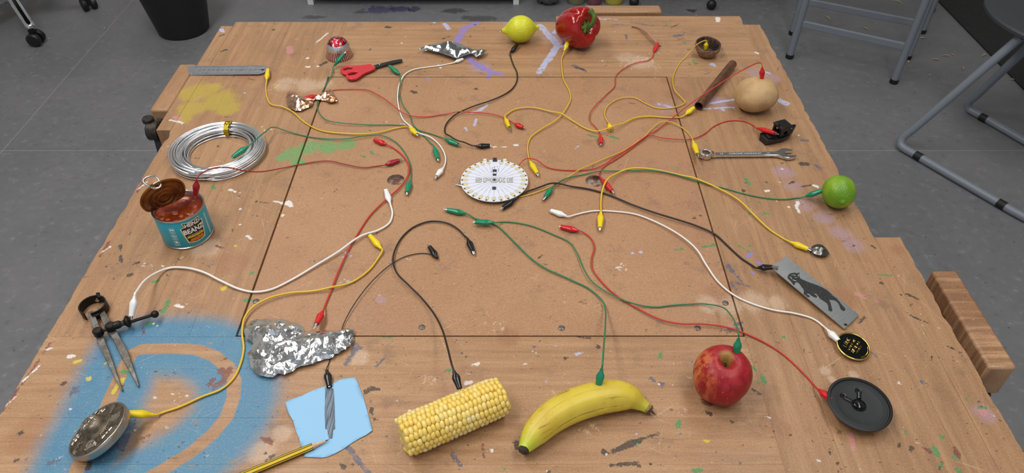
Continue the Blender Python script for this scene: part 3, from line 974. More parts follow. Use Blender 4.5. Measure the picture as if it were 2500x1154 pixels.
prof = smooth_prof(mm([(0, 8), (10, 4), (20, 2), (31, 9), (37.5, 22), (41, 38), (43, 52), (42, 66), (36, 76), (27, 79), (17, 75), (9, 69), (5, 66), (0, 65)]), 4)
t = NT('pepper_skin')
v = t.coord()
nz = t.noise(v, 34.0, 2.0)
t.bump(nz, 0.12, 0.004)
m_pep = t.base(t.mix(t.step(t.noise(v, 16.0), 0.4, 0.8), rgb(146, 11, 9), rgb(160, 22, 12)), 0.16, **{'Coat Weight': 0.2, 'Coat Roughness': 0.1})
MB().lathe(prof, 72, mx, plobe).build('flesh', m_pep, o, 80)
m_stalk = mat('pepper_stalk', (92, 122, 44), 0.5, c2=(58, 92, 30), vs=70, bump=0.3, bs=300)
b = MB()
b.lathe(smooth_prof(mm([(0, 63), (8, 67.5), (13, 71.5), (11, 73.5), (6, 75), (5, 78), (0, 79)]), 3), 30, mx, lambda a, z: 1 + 0.28 * math.cos(6 * a) * (1 if z < 0.075 else 0.2))
b.build('calyx', m_stalk, o, 60)
base = mx @ Vector((0, 0, 0.074))
pth = bez([base, base + Vector((0.005, -0.007, 0.006)), base + Vector((0.011, -0.008, 0.016)), base + Vector((0.011, -0.003, 0.028)), base + Vector((0.003, 0.003, 0.036))], 5)
MB().tube(pth, [0.0052 - 0.00005 * i for i in range(len(pth) - 4)] + [0.0055, 0.006, 0.0064, 0.0060], 10).build('stalk', m_stalk, o, 50)

# ---- copper strip
m_copper = mat('bright_copper', (226, 170, 138), 0.32, 0.55, bump=0.05, bs=120)
o = thing('copper_strip', 'thin curled strip of bright copper behind the red clip', 'strip', P(1585, 85))
pts = [P(1542, 64, .002), P(1558, 64, .006), P(1578, 76, .009), P(1592, 91, .009), P(1606, 106, .006), P(1613, 110, .002)]
pp = bez(pts, 6)
b = MB()
vs = []
for i, p in enumerate(pp):
    tdir = (pp[min(i + 1, len(pp) - 1)] - pp[max(i - 1, 0)]).normalized()
    s = tdir.cross(Vector((0, 0, 1))).normalized() * 0.0034 + Vector((0, 0, 0.0012))
    vs += [p - s, p + s, p + s + Vector((0, 0, .0004)), p - s + Vector((0, 0, .0004))]
b.rings([vs[i * 4:i * 4 + 4] for i in range(len(pp))])
b.xf(Matrix.Translation(-o.location)).build('copper_band', m_copper, o)

# ---- half coconut shell
q = P(1722, 134, 0.0)
o = thing('coconut_half', 'small brown half shell bowl on the far right of the bench', 'shell', (q.x, q.y, TT), (0.14, 0.05, 0))
t = NT('shell_outside')
v = t.coord((1, 1, 3))
nz = t.noise(v, 130.0, 5.0, 0.7)
t.bump(nz, 0.5, 0.002)
m_sh = t.base(t.ramp(nz, [(0.3, rgb(72, 46, 32)), (0.48, rgb(122, 88, 64)), (0.64, rgb(176, 146, 120))]), 0.7)
m_si = mat('shell_inside', (92, 66, 50), 0.75, c2=(46, 30, 24), vs=120, scale=(1, 1, 0.3), bump=0.4, bs=160)
MB().lathe(smooth_prof(mm([(0, 0), (9, 0.6), (17, 4), (23, 11), (26, 20), (26.6, 26), (25.6, 27.5)]), 3), 36, Matrix.Translation((0, 0, 0.0005)), lambda a, z: 1 + .015 * math.sin(5 * a) + .01 * math.sin(11 * a)).build('outer_shell', m_sh, o, 60)
MB().lathe(smooth_prof(mm([(25.6, 27.5), (24.4, 27), (22.5, 20), (19, 12), (13, 6), (6, 4), (0, 3.4)]), 3), 36, Matrix.Translation((0, 0, 0.0005)), lambda a, z: 1 + .015 * math.sin(5 * a) + .01 * math.sin(11 * a)).build('inner_lining', m_si, o, 60)
for k in range(5):
    a = 0.2 + k * 0.22
    MB().tube([Vector((math.cos(a) * r * MM, math.sin(a) * r * MM, (4.5 + (r / 25.0) ** 2.4 * 22) * MM)) for r in (14, 18, 21, 23.6)], 0.0009, 5).build('split', mat('dark_split', (30, 20, 16), 0.9), o)

# ---- brown tube
a_ = P(1706, 259, 0.009)
b_ = P(1789, 156, 0.009)
t = NT('browned_copper')
v = t.coord()
m_tube = t.base(t.mix(t.step(t.noise(v, 40.0, 4.0), 0.4, 0.7), rgb(104, 70, 50), rgb(136, 92, 64)), 0.38, 0.55)
o = thing('copper_tube', 'brown tarnished copper tube lying beside the potato', 'tube', (a_.x, a_.y, TT))
L = (b_ - a_).length
mx = axis_mat(Vector((0, 0, 0.009)), b_ - a_)
MB().lathe([(0.0074, 0.0), (0.0084, 0.0002), (0.0086, 0.001)] + [(0.0086, L * k / 12) for k in range(1, 12)] + [(0.0086, L - .001), (0.0080, L), (0.0074, L), (0.0074, 0.0)], 28, mx).build('tube_wall', m_tube, o, 50)
MB().lathe([(0, L * .5), (0.0074, L * .5), (0.0074, L * .5 + .001), (0, L * .5 + .001)], 16, mx).build('bore_shade_disc', mat('bore_shade_black', (16, 12, 10), 0.9), o)  # near-black disc halfway along, shade of the open bore put into colour
m_sc = mat('bright_scratch', (196, 158, 130), 0.4, 0.6)
for k, (s, a) in enumerate([(0.18, 1.9), (0.22, 0.9), (0.42, 1.7), (0.44, 0.8), (0.63, 1.6), (0.80, 1.9), (0.83, 1.1), (0.94, 1.5)]):
    MB().tube([mx @ Vector((math.cos(a + d) * 0.00865, math.sin(a + d) * 0.00865, L * s + d * .002)) for d in (-.2, -.1, 0, .1, .2)], 0.0003, 4).build('scratch', m_sc, o, kind='stuff')

# ---- potato
q = P(1846, 231, 0.031)
o = thing('potato', 'large raw unpeeled potato on the right side of the bench', 'potato', (q.x, q.y, TT))
b = MB().ball((0, 0, 0), 1, 44, 30)
for i, p in enumerate(b.v):
    n = noise.fractal(p * 1.1 + Vector((3, 1, 7)), 1, 2, 2) * 0.035
    d = 0
    for e in [(0.3, -0.8, 0.5), (-0.2, -0.9, 0.2), (0.75, -0.6, 0.2), (-0.6, -0.6, 0.5), (0.1, -0.5, 0.85), (0.5, -0.85, -0.1)]:
        dd = (p - Vector(e).normalized()).length
        d -= 0.035 * math.exp(-(dd / 0.09) ** 2)
    p2 = p * (1 + n + d)
    sq = 1 + 0.05 * (1 - p.z * p.z)
    b.v[i] = Vector((p2.x * 0.0385 * sq, p2.y * 0.035 * sq, p2.z * 0.0315 + 0.0315 + 0.0015 * p.x))
t = NT('potato_skin')
v = t.coord()
n1 = t.noise(v, 26.0, 4.0)
n2 = t.noise(v, 260.0, 4.0, 0.7)
c = t.mix(t.step(n1, 0.35, 0.68), rgb(190, 156, 110), rgb(168, 132, 90))
c = t.mix(t.step(n2, 0.60, 0.70, 0, 0.6), c, rgb(150, 112, 74))
c = t.mix(t.step(t.voro(v, 62.0), 0.14, 0.06, 0, 0.55), c, rgb(118, 84, 54))
t.bump(n2, 0.25, 0.0012)
m_pot = t.base(c, 0.62)
b.build('skin', m_pot, o, 80)

# ---- toy boat
a_ = P(1862, 348, 0)
b_ = P(1931, 330, 0)
o = thing('toy_boat', 'small black plastic toy tugboat with a boxy cabin above the spanner', 'toy boat', (a_ + b_) / 2, (0, 0, math.atan2(b_.y - a_.y, b_.x - a_.x)))
m_boat = mat('layered_black_plastic', (24, 24, 25), 0.33, bump=0.3, bs=900, scale=(0.05, 0.05, 1))
sec = [(-30, 11, 12, 12), (-28, 12, 13, 12), (-15, 13, 14, 10.5), (0, 13, 14, 11), (12, 10, 13, 13), (22, 6, 9, 16.5), (29, 2, 4, 20), (34, 0.4, 0.6, 22)]
b = MB()
rings = []
for x, wb, wt, h in sec:
    xs = x if x < 20 else x
    rings.append([Vector(p) * MM for p in [(xs - (2 if x < -29 else 0) - (5 if x > 28 else 0), -wb * .78, 0.2), (xs, -wt, h * .55), (xs, -wt - .8, h), (xs, -wt + 1.2, h), (xs, -wt + 2.2, 9 if x < 10 else h - 4), (xs, wt - 2.2, 9 if x < 10 else h - 4), (xs, wt - 1.2, h), (xs, wt + .8, h), (xs, wt, h * .55), (xs - (2 if x < -29 else 0) - (5 if x > 28 else 0), wb * .78, 0.2)]])
b.rings(rings)
b.build('hull', m_boat, o, 30)
b = MB()
for y0, y1 in ((-11, -9.4), (9.4, 11)):
    b.plate([(-6, 7), (15, 7), (15, 28), (-6, 28)], y0 * MM, y1 * MM, [circ(5, 18, 4.2, 16)], Matrix.Rotation(PI / 2, 4, 'X') @ Matrix.Diagonal((MM, MM, -1, 1)))
for x0, x1 in ((-6, -4.6), (13.6, 15)):
    b.box(x0 * MM, x1 * MM, -.0094, .0094, .007, .017)
    b.box(x0 * MM, x1 * MM, -.0094, .0094, .0255, .028)
    for y in (-.0094, .0064):
        b.box(x0 * MM, x1 * MM, y, y + .003, .017, .0255)
b.build('cabin', m_boat, o, 30)
b = MB().box(-.0075, .0165, -.0120, .0120, .028, .0303)
for k in range(9):
    b.box(-.0015 + k * .0021, -.0004 + k * .0021, -.0117, .0117, .0303, .0310)
b.build('cabin_roof', m_boat, o)
MB().lathe(mm([(3.0, 30.2), (3.0, 32.2), (1.9, 32.2), (1.9, 30.4)]), 16, Matrix.Translation((-.0045, 0, 0))).build('funnel', m_boat, o)
b = MB().box(-.024, -.013, -.006, .006, .0085, .0125)
b.build('deck_box', m_boat, o, bevel=.0006)
MB().lathe(mm([(0, 17.6), (1.5, 17.7), (1.3, 18.4), (0, 18.6)]), 12, Matrix.Translation((.0235, -.002, 0))).build('bow_glint_dab', mat('pale_glint', (220, 218, 210), 0.3), o)  # pale dab on the bow, a glint put into the colour

# ---- combination spanner
a_ = P(1706, 384, 0)
b_ = P(1937, 381, 0)
L = (b_ - a_).length / MM
o = thing('spanner', 'chrome combination spanner lying below the toy boat', 'spanner', a_, (0, 0, math.atan2(b_.y - a_.y, b_.x - a_.x)))
oc = (L - 12)
out = []
for k in range(15):
    a = 0.42 + (2 * PI - 0.84) * k / 14
    out.append((11 + 11 * math.cos(a), 10.4 * math.sin(a)))
low = [(24, -5.2), (30, -4.6), (L - 38, -5.2), (L - 30, -6.2), (L - 24, -10), (L - 17, -13.6), (L - 10, -13.8), (L - 3, -12), (L + 1.5, -8.6), (L + 1, -6.4), (L - 13, -6.6), (L - 16.5, -3), (L - 16.5, 2.5), (L - 13, 5.6), (L - 1, 6.2), (L - 0.5, 9), (L - 5, 12.6), (L - 12, 14), (L - 18, 12.6), (L - 25, 8.6), (L - 31, 5.8), (L - 38, 5), (30, 4.6), (24, 5.2)]
star = []
for k in range(24):
    a = 2 * PI * k / 24
    r = 6.9 if k % 2 else 6.0
    star.append((11 + r * math.cos(a), r * math.sin(a)))
b = MB().plate(out + low, 2.0, 7.4, [star], Matrix.Scale(MM, 4))
for i, p in enumerate(b.v):
    x = p.x / MM
    if x < 26:
        p.z += (0.004 if p.z > .005 else 0.0) * (1 if x < 22 else (26 - x) / 4)
    elif x < L - 30:
        p.z = p.z * 0.82 + 0.001
b.build('spanner_body', m_chrome, o, 30, bevel=0.0011)
b = MB()
m_stamp = mat('stamped_letters', (222, 222, 224), 0.5, 0.6)
for s, x in (('CHROME VANADIUM', L * .48), ('14', L - 46), ('14', 38)):
    vs, fs = text_geo(s, 0.0058)
    b.add([Vector((x * MM, 0, 0.00712)) + p for p in vs], fs)
b.build('stamped_lettering', m_stamp, o, 0, kind='stuff')

# ---- lime
q = P(2048, 468, 0.0255)
o = thing('lime', 'round green lime near the right bench edge', 'lime', (q.x, q.y, TT))
t = NT('lime_skin')
v = t.coord()
pore = t.voro(v, 420.0)
t.bump(t.math('ADD', pore, t.noise(v, 60.0)), 0.4, 0.0009)
c = t.mix(t.step(t.noise(v, 22.0, 3.0), 0.38, 0.68), rgb(96, 140, 20), rgb(138, 170, 34))
m_lime = t.base(t.mix(t.step(pore, 0.25, 0.1, 0, 0.3), c, rgb(160, 188, 60)), 0.34)
mx = Matrix.Translation((0, 0, 0.0255)) @ axis_mat((0, 0, 0), (-0.10, -0.86, 0.0)) @ Matrix.Translation((0, 0, -0.026))
MB().lathe(smooth_prof(mm([(0, 0.8), (3, 0.2), (10, 1.8), (18, 7), (24, 16), (25.5, 26), (24, 36), (18.5, 45), (10.5, 50.6), (5.4, 52.2), (3.4, 53.6), (1.8, 54.8), (0, 55.1)])), 40, mx).build('peel', m_lime, o, 60)

# ---- pewter leaf
o = thing('metal_leaf', 'tiny pewter leaf charm with raised veins beyond the engraved plate', 'leaf charm', P(2000, 616))
m_pew = mat('pewter', (148, 146, 142), 0.3, 1.0, c2=(84, 82, 80), vs=500, bump=0.2, bs=600)
a_ = P(1976, 612)
b_ = P(2023, 624)
ax = (b_ - a_)
Lf = ax.length
ax.normalize()
sd = Vector((-ax.y, ax.x, 0))
b = MB()
N = 14
rows = []
for i in range(N + 1):
    s = i / N
    wd = 0.0125 * math.sin(PI * min(1, s ** 0.8)) ** 0.75 * (1.08 if s > .5 else 1)
    row = []
    for k in range(13):
        u = (k - 6) / 6
        vein = abs(math.sin((s * 9 - abs(u) * 2.0) * PI)) ** 4 * 0.0007 * (1 - abs(u) * .4)
        z = 0.004 + 0.004 * (1 - u * u) * math.sin(PI * s) + vein + (0.0008 if k == 6 else 0) + 0.003 * math.sin(PI * s)
        row.append(a_ + ax * (s * Lf) + sd * (u * wd) + Vector((0, 0, z)) - o.location)
    rows.append(row)
vs = [p for r_ in rows for p in r_]
n1_ = len(vs)
vs += [p - Vector((0, 0, 0.0012)) for p in vs]
fs = []
for i in range(N):
    for k in range(12):
        q0 = i * 13 + k
        fs.append((q0, q0 + 13, q0 + 14, q0 + 1))
        fs.append((n1_ + q0, n1_ + q0 + 1, n1_ + q0 + 14, n1_ + q0 + 13))
for i in range(N):
    fs.append((i * 13, n1_ + i * 13, n1_ + i * 13 + 13, i * 13 + 13))
    e_ = i * 13 + 12
    fs.append((e_, e_ + 13, n1_ + e_ + 13, n1_ + e_))
b.add(vs, fs)
b.build('leaf_blade', m_pew, o, 25)
MB().tube([a_ - o.location + Vector((0, 0, .005)) - ax * .006, a_ - o.location + Vector((0, 0, .005)) + ax * 0.008], 0.0013, 8).build('leaf_stem', m_pew, o)

# ---- engraved plate
TLc, TRc, BRc, BLc = P(1882, 653, .012), P(1919, 626, .012), P(2097, 769, .003), P(2061, 803, .003)
cen = (TLc + TRc + BRc + BLc) / 4
ux = ((BRc + BLc) - (TLc + TRc)).normalized()
uy = ((TRc + BRc) - (TLc + BLc))
uy = (uy - ux * uy.dot(ux)).normalized()
uz = ux.cross(uy)
PLm = Matrix(((ux.x, uy.x, uz.x, cen.x), (ux.y, uy.y, uz.y, cen.y), (ux.z, uy.z, uz.z, cen.z), (0, 0, 0, 1)))
o = thing('engraved_plate', 'brushed aluminium strip engraved with a black spotted animal', 'plate')
o.matrix_world = PLm
PLi = PLm.inverted()


def on_plate(px, py):
    d = Vector(ray(px, py))
    org = Vector((0, 0, TT + CAMH))
    k = (cen - org).dot(uz) / d.dot(uz)
    return PLi @ (org + d * k)


t = NT('brushed_aluminium')
nz = t.noise(t.coord((6, 400, 1)), 6.0, 3.0)
nz2 = t.noise(t.coord((400, 6, 1)), 6.0, 3.0)
t.bump(nz2, 0.08, 0.0003)
m_alu = t.base(t.mix(t.step(nz2, 0.35, 0.65), rgb(158, 162, 164), rgb(178, 182, 184)), 0.34, 1.0)
cor = [PLi @ p for p in (TLc, TRc, BRc, BLc)]
hole = on_plate(2064, 793)
MB().plate([(p.x, p.y) for p in cor][::-1], -0.0008, 0.0008, [circ(hole.x, hole.y, 0.0024, 14)]).build('metal_strip', m_alu, o, 20)
an = [(467, 335), (490, 318), (545, 308), (590, 318), (605, 300), (612, 325), (606, 350), (625, 385), (660, 405), (720, 430), (790, 455), (860, 480), (930, 512), (985, 545), (1030, 585), (1065, 622), (1110, 650), (1150, 700), (1185, 745), (1222, 785), (1228, 812), (1200, 825), (1165, 800), (1150, 755), (1120, 705), (1080, 678), (1010, 675), (1030, 715), (1045, 780), (1055, 815), (1035, 832), (1000, 812), (1000, 770), (985, 725), (945, 695), (890, 660), (860, 620), (840, 595), (800, 585), (845, 620), (848, 642), (815, 642), (775, 620), (740, 592), (700, 590), (750, 620), (752, 638), (715, 635), (668, 592), (670, 560), (665, 530), (640, 500), (615, 465), (595, 442), (560, 438), (545, 470), (535, 478), (515, 450), (490, 420), (470, 400), (453, 385), (452, 362)]
poly = []
for x, y in an:
    p = on_plate(1840 + x / 5.496, 610 + y / 5.496)
    poly.append((p.x, p.y))
t = NT('engraving_ink')
nz = t.noise(t.coord(), 900.0, 3.0, 0.7)
m_eng = t.base(t.mix(t.step(nz, 0.58, 0.66), rgb(20, 20, 21), rgb(92, 94, 96)), 0.6)
MB().plate(poly, 0.0008, 0.0009).build('engraved_animal', m_eng, o, 0)
b = MB()
for pl in ([(500, 345), (530, 338), (560, 345)], [(480, 365), (500, 372), (512, 395)], [(545, 375), (580, 372)], [(600, 330), (598, 360)], [(520, 405), (545, 412), (570, 420)]):
    b.tube([on_plate(1840 + x / 5.496, 610 + y / 5.496) + Vector((0, 0, .0009)) for x, y in pl], 0.0005, 4, flat=.2)
b.build('engraved_face_lines', m_alu, o, 0, kind='stuff')

# ---- enamel badge
q = P(2083, 845, 0.006)
o = thing('enamel_badge', 'round black enamel pin badge with a gold rim and gold lettering', 'badge', q, (0.07, 0.06, 0.0))
m_gold = mat('gold_plate', (226, 190, 96), 0.16, 1.0)
MB().lathe(mm([(0, -1.5), (19, -1.5), (21.6, -0.6), (22, 0.4), (21.4, 1.3), (20.6, 1.5), (20.0, 1.2), (19.8, 0.9), (0, 0.9)]), 48).build('gold_rim', m_gold, o, 50)
MB().lathe(mm([(19.9, 1.0), (17, 1.35), (10, 1.7), (0, 1.9)]), 48).build('enamel_face', mat('black_enamel', (8, 8, 9), 0.06), o, 60)
b = MB()
rb = Matrix.Rotation(math.radians(50), 4, 'Z')


def gold_line(pts, r=0.00038):
    b.tube([rb @ Vector((x * MM, y * MM, 0.00195 - 0.0000025 * (x * x + y * y))) for x, y in pts], r, 5)


def letter(seg, x, y, s=1.0):
    for ln in seg:
        gold_line([(x + u * s, y + v_ * s) for u, v_ in ln])


LET = {'L': [[(0, 4), (0, 0), (2.4, 0)]], 'O': [circ(1.4, 2, 1.4, 10, ry=2) + [(2.8, 2)]], 'K': [[(0, 0), (0, 4)], [(2.6, 4), (0, 2), (2.6, 0)]], 'A': [[(0, 0), (1.3, 4), (2.6, 0)], [(.6, 1.5), (2, 1.5)]], 'T': [[(0, 4), (2.8, 4)], [(1.4, 4), (1.4, 0)]]}
for i, ch in enumerate('LOOK'):
    letter(LET[ch], -9 + i * 4.2, 6.5 + (i % 2) * .6, 1.15)
for ln in ([(-12, 3.5), (-10.5, 1), (-9, 3.5), (-7.5, 1), (-6, 3.8)], [(-4, 1), (-4, 4), (-1.5, 3), (-4, 2.4), (-1.2, 1)], [(0, 4), (0, 1), (2.2, 4), (2.2, 1)], [(4, 3.8), (5.5, 1), (7, 3.8)], [(8.5, 1.2), (8.5, 4), (10.8, 4)],
           [(-12, -4.5), (-9.6, -3), (-12, -2), (-9.6, -1)], [(-8, -4.5), (-8, -1.2), (-5.6, -1.2)], [(-8, -2.8), (-6, -2.8)], [(-4.5, -1.2), (-2, -1.2), (-3.2, -4.6)], [(-0.5, -4.6), (-0.5, -1.2), (2, -2.2), (-.5, -3), (2.2, -4.6)], [(3.5, -1.2), (5, -4.6), (6.5, -1.4)], [(8, -4.4), (10.5, -1.4), (10.6, -4.4)],
           [(-9, -8.2), (-6.5, -6.4), (-6.4, -8.6), (-4, -6.4)], [(-2.4, -8.6), (0, -6.4), (2, -8.6)], [(3.6, -6.4), (6.2, -7.4), (3.6, -8.8)]):
    gold_line(ln)
gold_line([(18.2 * math.cos(a), 18.2 * math.sin(a)) for a in np.linspace(-2.2, -0.9, 12)], .0005)
b.build('gold_lettering', m_gold, o, 60, kind='stuff')

# ---- loudspeaker
q = P(2099, 985, 0.019)
o = thing('loudspeaker', 'bare round black speaker cone lying face up at lower right', 'speaker', (q.x, q.y, TT))
m_cone = mat('speaker_cone', (27, 29, 31), 0.6, bump=0.06, bs=300)
m_rim = mat('speaker_rim', (26, 26, 27), 0.5, 0.2)
sp_t = Matrix.Translation((0, 0, 0.0185)) @ Matrix.Rotation(0.05, 4, 'X')
MB().lathe(mm([(22, -11), (30, -6), (36.4, -1.4), (37.2, -0.4)]), 56, sp_t).build('steel_basket', mat('zinc_basket', (150, 148, 142), 0.35, 0.9), o, 40)
MB().lathe(mm([(37.2, -0.6), (37.4, 0.6), (36.6, 1.3), (34.6, 1.3), (34.0, 0.4)]), 64, sp_t).build('rim', m_rim, o, 50)
cone = [(34.2, 0.5), (33.6, -1.2), (32.5, -1.5)]
for k in range(6):
    cone += [(32 - k * .9, -1.3 + (.16 if k % 2 else -.05) - k * .05)]
cone += [(26, -1.9), (18, -2.3), (10, -2.7), (8.6, -2.8)]
MB().lathe(mm(cone), 64, sp_t).build('cone', m_cone, o, 20)
MB().lathe(mm([(8.6, -2.8), (8.4, -1.8), (7.2, -1.8), (7.0, -2.6), (6.2, -2.6), (5.8, -1.2), (3.5, 0.2), (0, 0.7)]), 36, sp_t).build('dust_cap', mat('glossy_cap', (16, 16, 17), 0.12), o, 30)
MB().lathe(mm([(0, -18.2), (13, -18.2), (13.6, -17.6), (13.6, -11), (24, -10.4), (24, -9.8), (0, -9.8)]), 36, sp_t).build('magnet', m_darkiron, o)
m_glue = mat('black_glue', (14, 14, 15), 0.3)
for a in (1.25, 2.55):
    d = Vector((math.cos(a), math.sin(a), 0))
    b = MB()
    b.tube([sp_t @ (d * (r * MM) + Vector((0, 0, -1.9 * MM + (.2 * MM if k % 2 else 0)))) for k, r in enumerate((9, 12, 15, 18))], 0.0026, 8, flat=.6)
    b.tube(bez([sp_t @ (d * (18 * MM) + Vector((x * MM, y * MM, -2.0 * MM))) for x, y in ((0, 0), (2.6, 2), (0, 5), (-2.6, 2), (0, 0))], 4), 0.0018, 6)
    b.build('lead_wire', m_glue, o)

# ---- apple
q = P(1761, 912, 0.032)
o = thing('apple', 'red apple at lower right between banana and speaker', 'apple', (q.x, q.y, TT))
prof = smooth_prof(mm([(0, 7), (4, 3.5), (10, 0.8), (16, 0.5), (23, 4), (29.5, 13), (33.6, 25), (34.8, 37), (33, 48), (29, 57.5), (22.5, 63.4), (15.5, 65.8), (10, 65.2), (6.5, 61.5), (4.2, 56), (2.2, 51.5), (0, 50.5)]), 4)
t = NT('apple_skin')
v = t.coord()
st_ = t.noise(t.coord((1, 1, 0.12)), 120.0, 4.0, 0.7)
bg = t.noise(v, 18.0, 2.0)
sep = t.new('ShaderNodeSeparateXYZ')
t.link(v, sep.inputs[0])
rad = t.math('SQRT', t.math('ADD', t.math('POWER', sep.outputs[0], 2.0), t.math('POWER', sep.outputs[1], 2.0)))
top = t.math('MULTIPLY', t.step(rad, 0.011, 0.004), t.step(sep.outputs[2], 0.045, 0.052))
c = t.mix(t.step(st_, 0.38, 0.66), rgb(140, 18, 30), rgb(164, 36, 40))
side = t.math('MULTIPLY', t.step(sep.outputs[0], -0.008, -0.033), t.step(t.math('ADD', st_, t.math('MULTIPLY', bg, .5)), 0.62, 0.85))
c = t.mix(t.math('MULTIPLY', side, 0.7), c, rgb(214, 128, 62))
c = t.mix(t.step(bg, 0.55, 0.75, 0, 0.4), c, rgb(140, 14, 26))
c = t.mix(t.math('MULTIPLY', top, 0.85), c, rgb(150, 120, 56))
c = t.mix(t.step(t.voro(v, 240.0), 0.16, 0.10, 0, 0.55), c, rgb(220, 150, 120))
m_apple = t.base(c, 0.42, **{'Specular IOR Level': 0.35})
am = Matrix.Rotation(0.10, 4, 'X')
MB().lathe(prof, 56, am, lambda a, z: 1 + 0.022 * math.cos(5 * a + .6) * (1 if z < .03 else .5) + 0.02 * math.cos(a + 2.4)).build('skin', m_apple, o, 80)
MB().tube([am @ Vector((0, 0, .052)), am @ Vector((-.001, 0, .057)), am @ Vector((-.0025, .001, .0625))], [.0014, .0011, .0013], 8).build('stalk', mat('apple_stalk', (84, 62, 40), 0.8), o)

# ---- banana
sp = [(1276, 1103, 17), (1284, 1088, 16), (1305, 1058, 18), (1348, 1018, 20), (1400, 990, 21), (1455, 973, 21), (1505, 966, 20), (1540, 971, 17), (1562, 984, 12), (1578, 994, 9), (1590, 1003, 7)]
o = thing('banana', 'ripe yellow banana with a green tip and brown stalk end', 'banana', P(1430, 985))
pts = [P(a, b_, c * MM) - o.location for a, b_, c in sp]
rad = [5.2, 9.0, 15.2, 18.6, 19.6, 19.6, 18.6, 14.6, 9.0, 6.6, 5.8]
path = bez([(p.x, p.y, p.z) for p in pts], 8)
rr_ = [p.x for p in bez([(r * MM, 0, i * 0.01) for i, r in enumerate(rad)], 8)]
b = MB()
N = len(path)
rings = []
along = []
prevn = None
for i, p in enumerate(path):
    td = (path[min(i + 1, N - 1)] - path[max(i - 1, 0)]).normalized()
    sd_ = td.cross(Vector((0, 0, 1))).normalized()
    up_ = sd_.cross(td)
    ring = []
    for k in range(30):
        a = 2 * PI * k / 30
        f5 = 1 + 0.035 * math.cos(5 * a + 0.9) + 0.010 * math.cos(10 * a)
        ring.append(p + (sd_ * math.cos(a) + up_ * math.sin(a)) * rr_[i] * f5)
        along.append(i / (N - 1))
    rings.append(ring)
i1 = 5
i2 = N - 9
t = NT('banana_peel')
v = t.coord()
al = t.attr('along')
n1 = t.noise(v, 30.0, 4.0)
c = t.mix(t.step(n1, 0.35, 0.7), rgb(208, 184, 60), rgb(198, 168, 52))
c = t.mix(t.math('MULTIPLY', t.step(al, 0.22, 0.07), 0.75), c, rgb(170, 192, 48))
c = t.mix(t.math('MULTIPLY', t.step(al, 0.70, 0.86), 0.7), c, rgb(184, 184, 62))
n2 = t.noise(t.coord((1, 1, 1), (0, 0, 0.5)), 75.0, 5.0, 0.7)
c = t.mix(t.step(n2, 0.58, 0.72, 0, 0.5), c, rgb(160, 126, 48))
n3 = t.noise(t.rcoord(-0.5, (9, 120, 60)), 1.6, 3.0, 0.6)
c = t.mix(t.math('MULTIPLY', t.step(n3, 0.60, 0.70, 0, 0.7), t.step(n1, 0.46, 0.58)), c, rgb(108, 78, 40))
c = t.mix(t.step(t.voro(v, 120.0), 0.07, 0.04, 0, 0.7), c, rgb(96, 66, 34))
an_ = t.attr('ang')
for a0_, l0, l1, op in ((0.045, .16, .62, .8), (0.25, .12, .55, .35), (0.14, .50, .66, .5)):
    k = t.step(t.math('ABSOLUTE', t.math('SUBTRACT', t.math('ADD', an_, t.math('MULTIPLY', t.math('SUBTRACT', n1, .5), .03)), a0_)), .007, .002, 0, op)
    k = t.math('MULTIPLY', k, t.math('MULTIPLY', t.step(al, l0, l0 + .05), t.step(al, l1, l1 - .06)))
    k = t.math('MULTIPLY', k, t.step(n2, .40, .52))
    c = t.mix(k, c, rgb(112, 84, 44))
t.bump(n1, 0.15, 0.002)
m_ban = t.base(c, 0.42)
b = MB().rings(rings[2:i2 + 1])
b.att = {'along': along[2 * 30:(i2 + 1) * 30], 'ang': [((k % 30) / 30.0 if k % 30 < 20 else (k % 30) / 30.0 - 1) for k in range((i2 - 1) * 30)]}
b.build('peel', m_ban, o, 60)
MB().rings([[path[0] + (p - path[0]) * .72 for p in rings[0]], rings[1], rings[2], rings[3]]).build('blossom_end', mat('banana_tip', (42, 34, 28), 0.8, c2=(78, 66, 48), vs=300), o, 40)
MB().rings(rings[i2:N - 4]).build('stalk', mat('banana_stalk', (176, 172, 66), 0.55, c2=(138, 112, 54), vs=160), o, 50)
b = MB().rings([[path[min(i, N - 1)] + (p - path[min(i, N - 1)]) * s for p in rings[i]] for i, s in ((N - 5, 1.03), (N - 3, 1.0), (N - 2, .8), (N - 1, .72))])
b.tube([path[-1], path[-1] + (path[-1] - path[-4]).normalized() * .006 + Vector((0, 0, -.001))], [.0022, .0005], 6)
b.build('torn_stalk_end', mat('banana_stalk_end', (62, 42, 30), 0.85, c2=(104, 80, 52), vs=200), o, 30)

# ---- corn cob
a_ = P(982, 1068, 0.0235)
b_ = P(1231, 962, 0.0235)
o = thing('corn_cob', 'shucked yellow corn cob left of the banana', 'corn', ((a_.x + b_.x) / 2, (a_.y + b_.y) / 2, TT))
ax = b_ - a_
L = ax.length
cm = axis_mat(a_ - o.location, ax)
RC = 0.0240
m_kern = [mat('kernel_a', (232, 202, 104), 0.32, c2=(228, 194, 92), vs=40, **{'Subsurface Weight': 0.08, 'Subsurface Radius': (0.003, 0.002, 0.0006)}), mat('kernel_b', (232, 206, 120), 0.36), mat('kernel_c', (228, 208, 146), 0.4)]
MB().lathe([(0, 0), (RC * .62, 0), (RC * .82, .004), (RC * .90, L * .5), (RC * .84, L - .003), (RC * .6, L), (0, L)], 32, cm).build('cob_core', mat('cob_core', (228, 206, 130), 0.7, c2=(208, 180, 104), vs=120), o)


def kernel_mesh(i):
    b = MB().ball((0, 0, 0), 1, 10, 6)
    me_v = []
    for p in b.v:
        s = lambda q_: math.copysign(abs(q_) ** 0.72, q_)
        me_v.append(Vector((s(p.x), s(p.y), s(p.z) * (1.0 if p.z < 0 else .9))))
    b.v = me_v
    ob = b.build('kernel', m_kern[i], None, 80)
    me = ob.data
    bpy.data.objects.remove(ob)
    return me


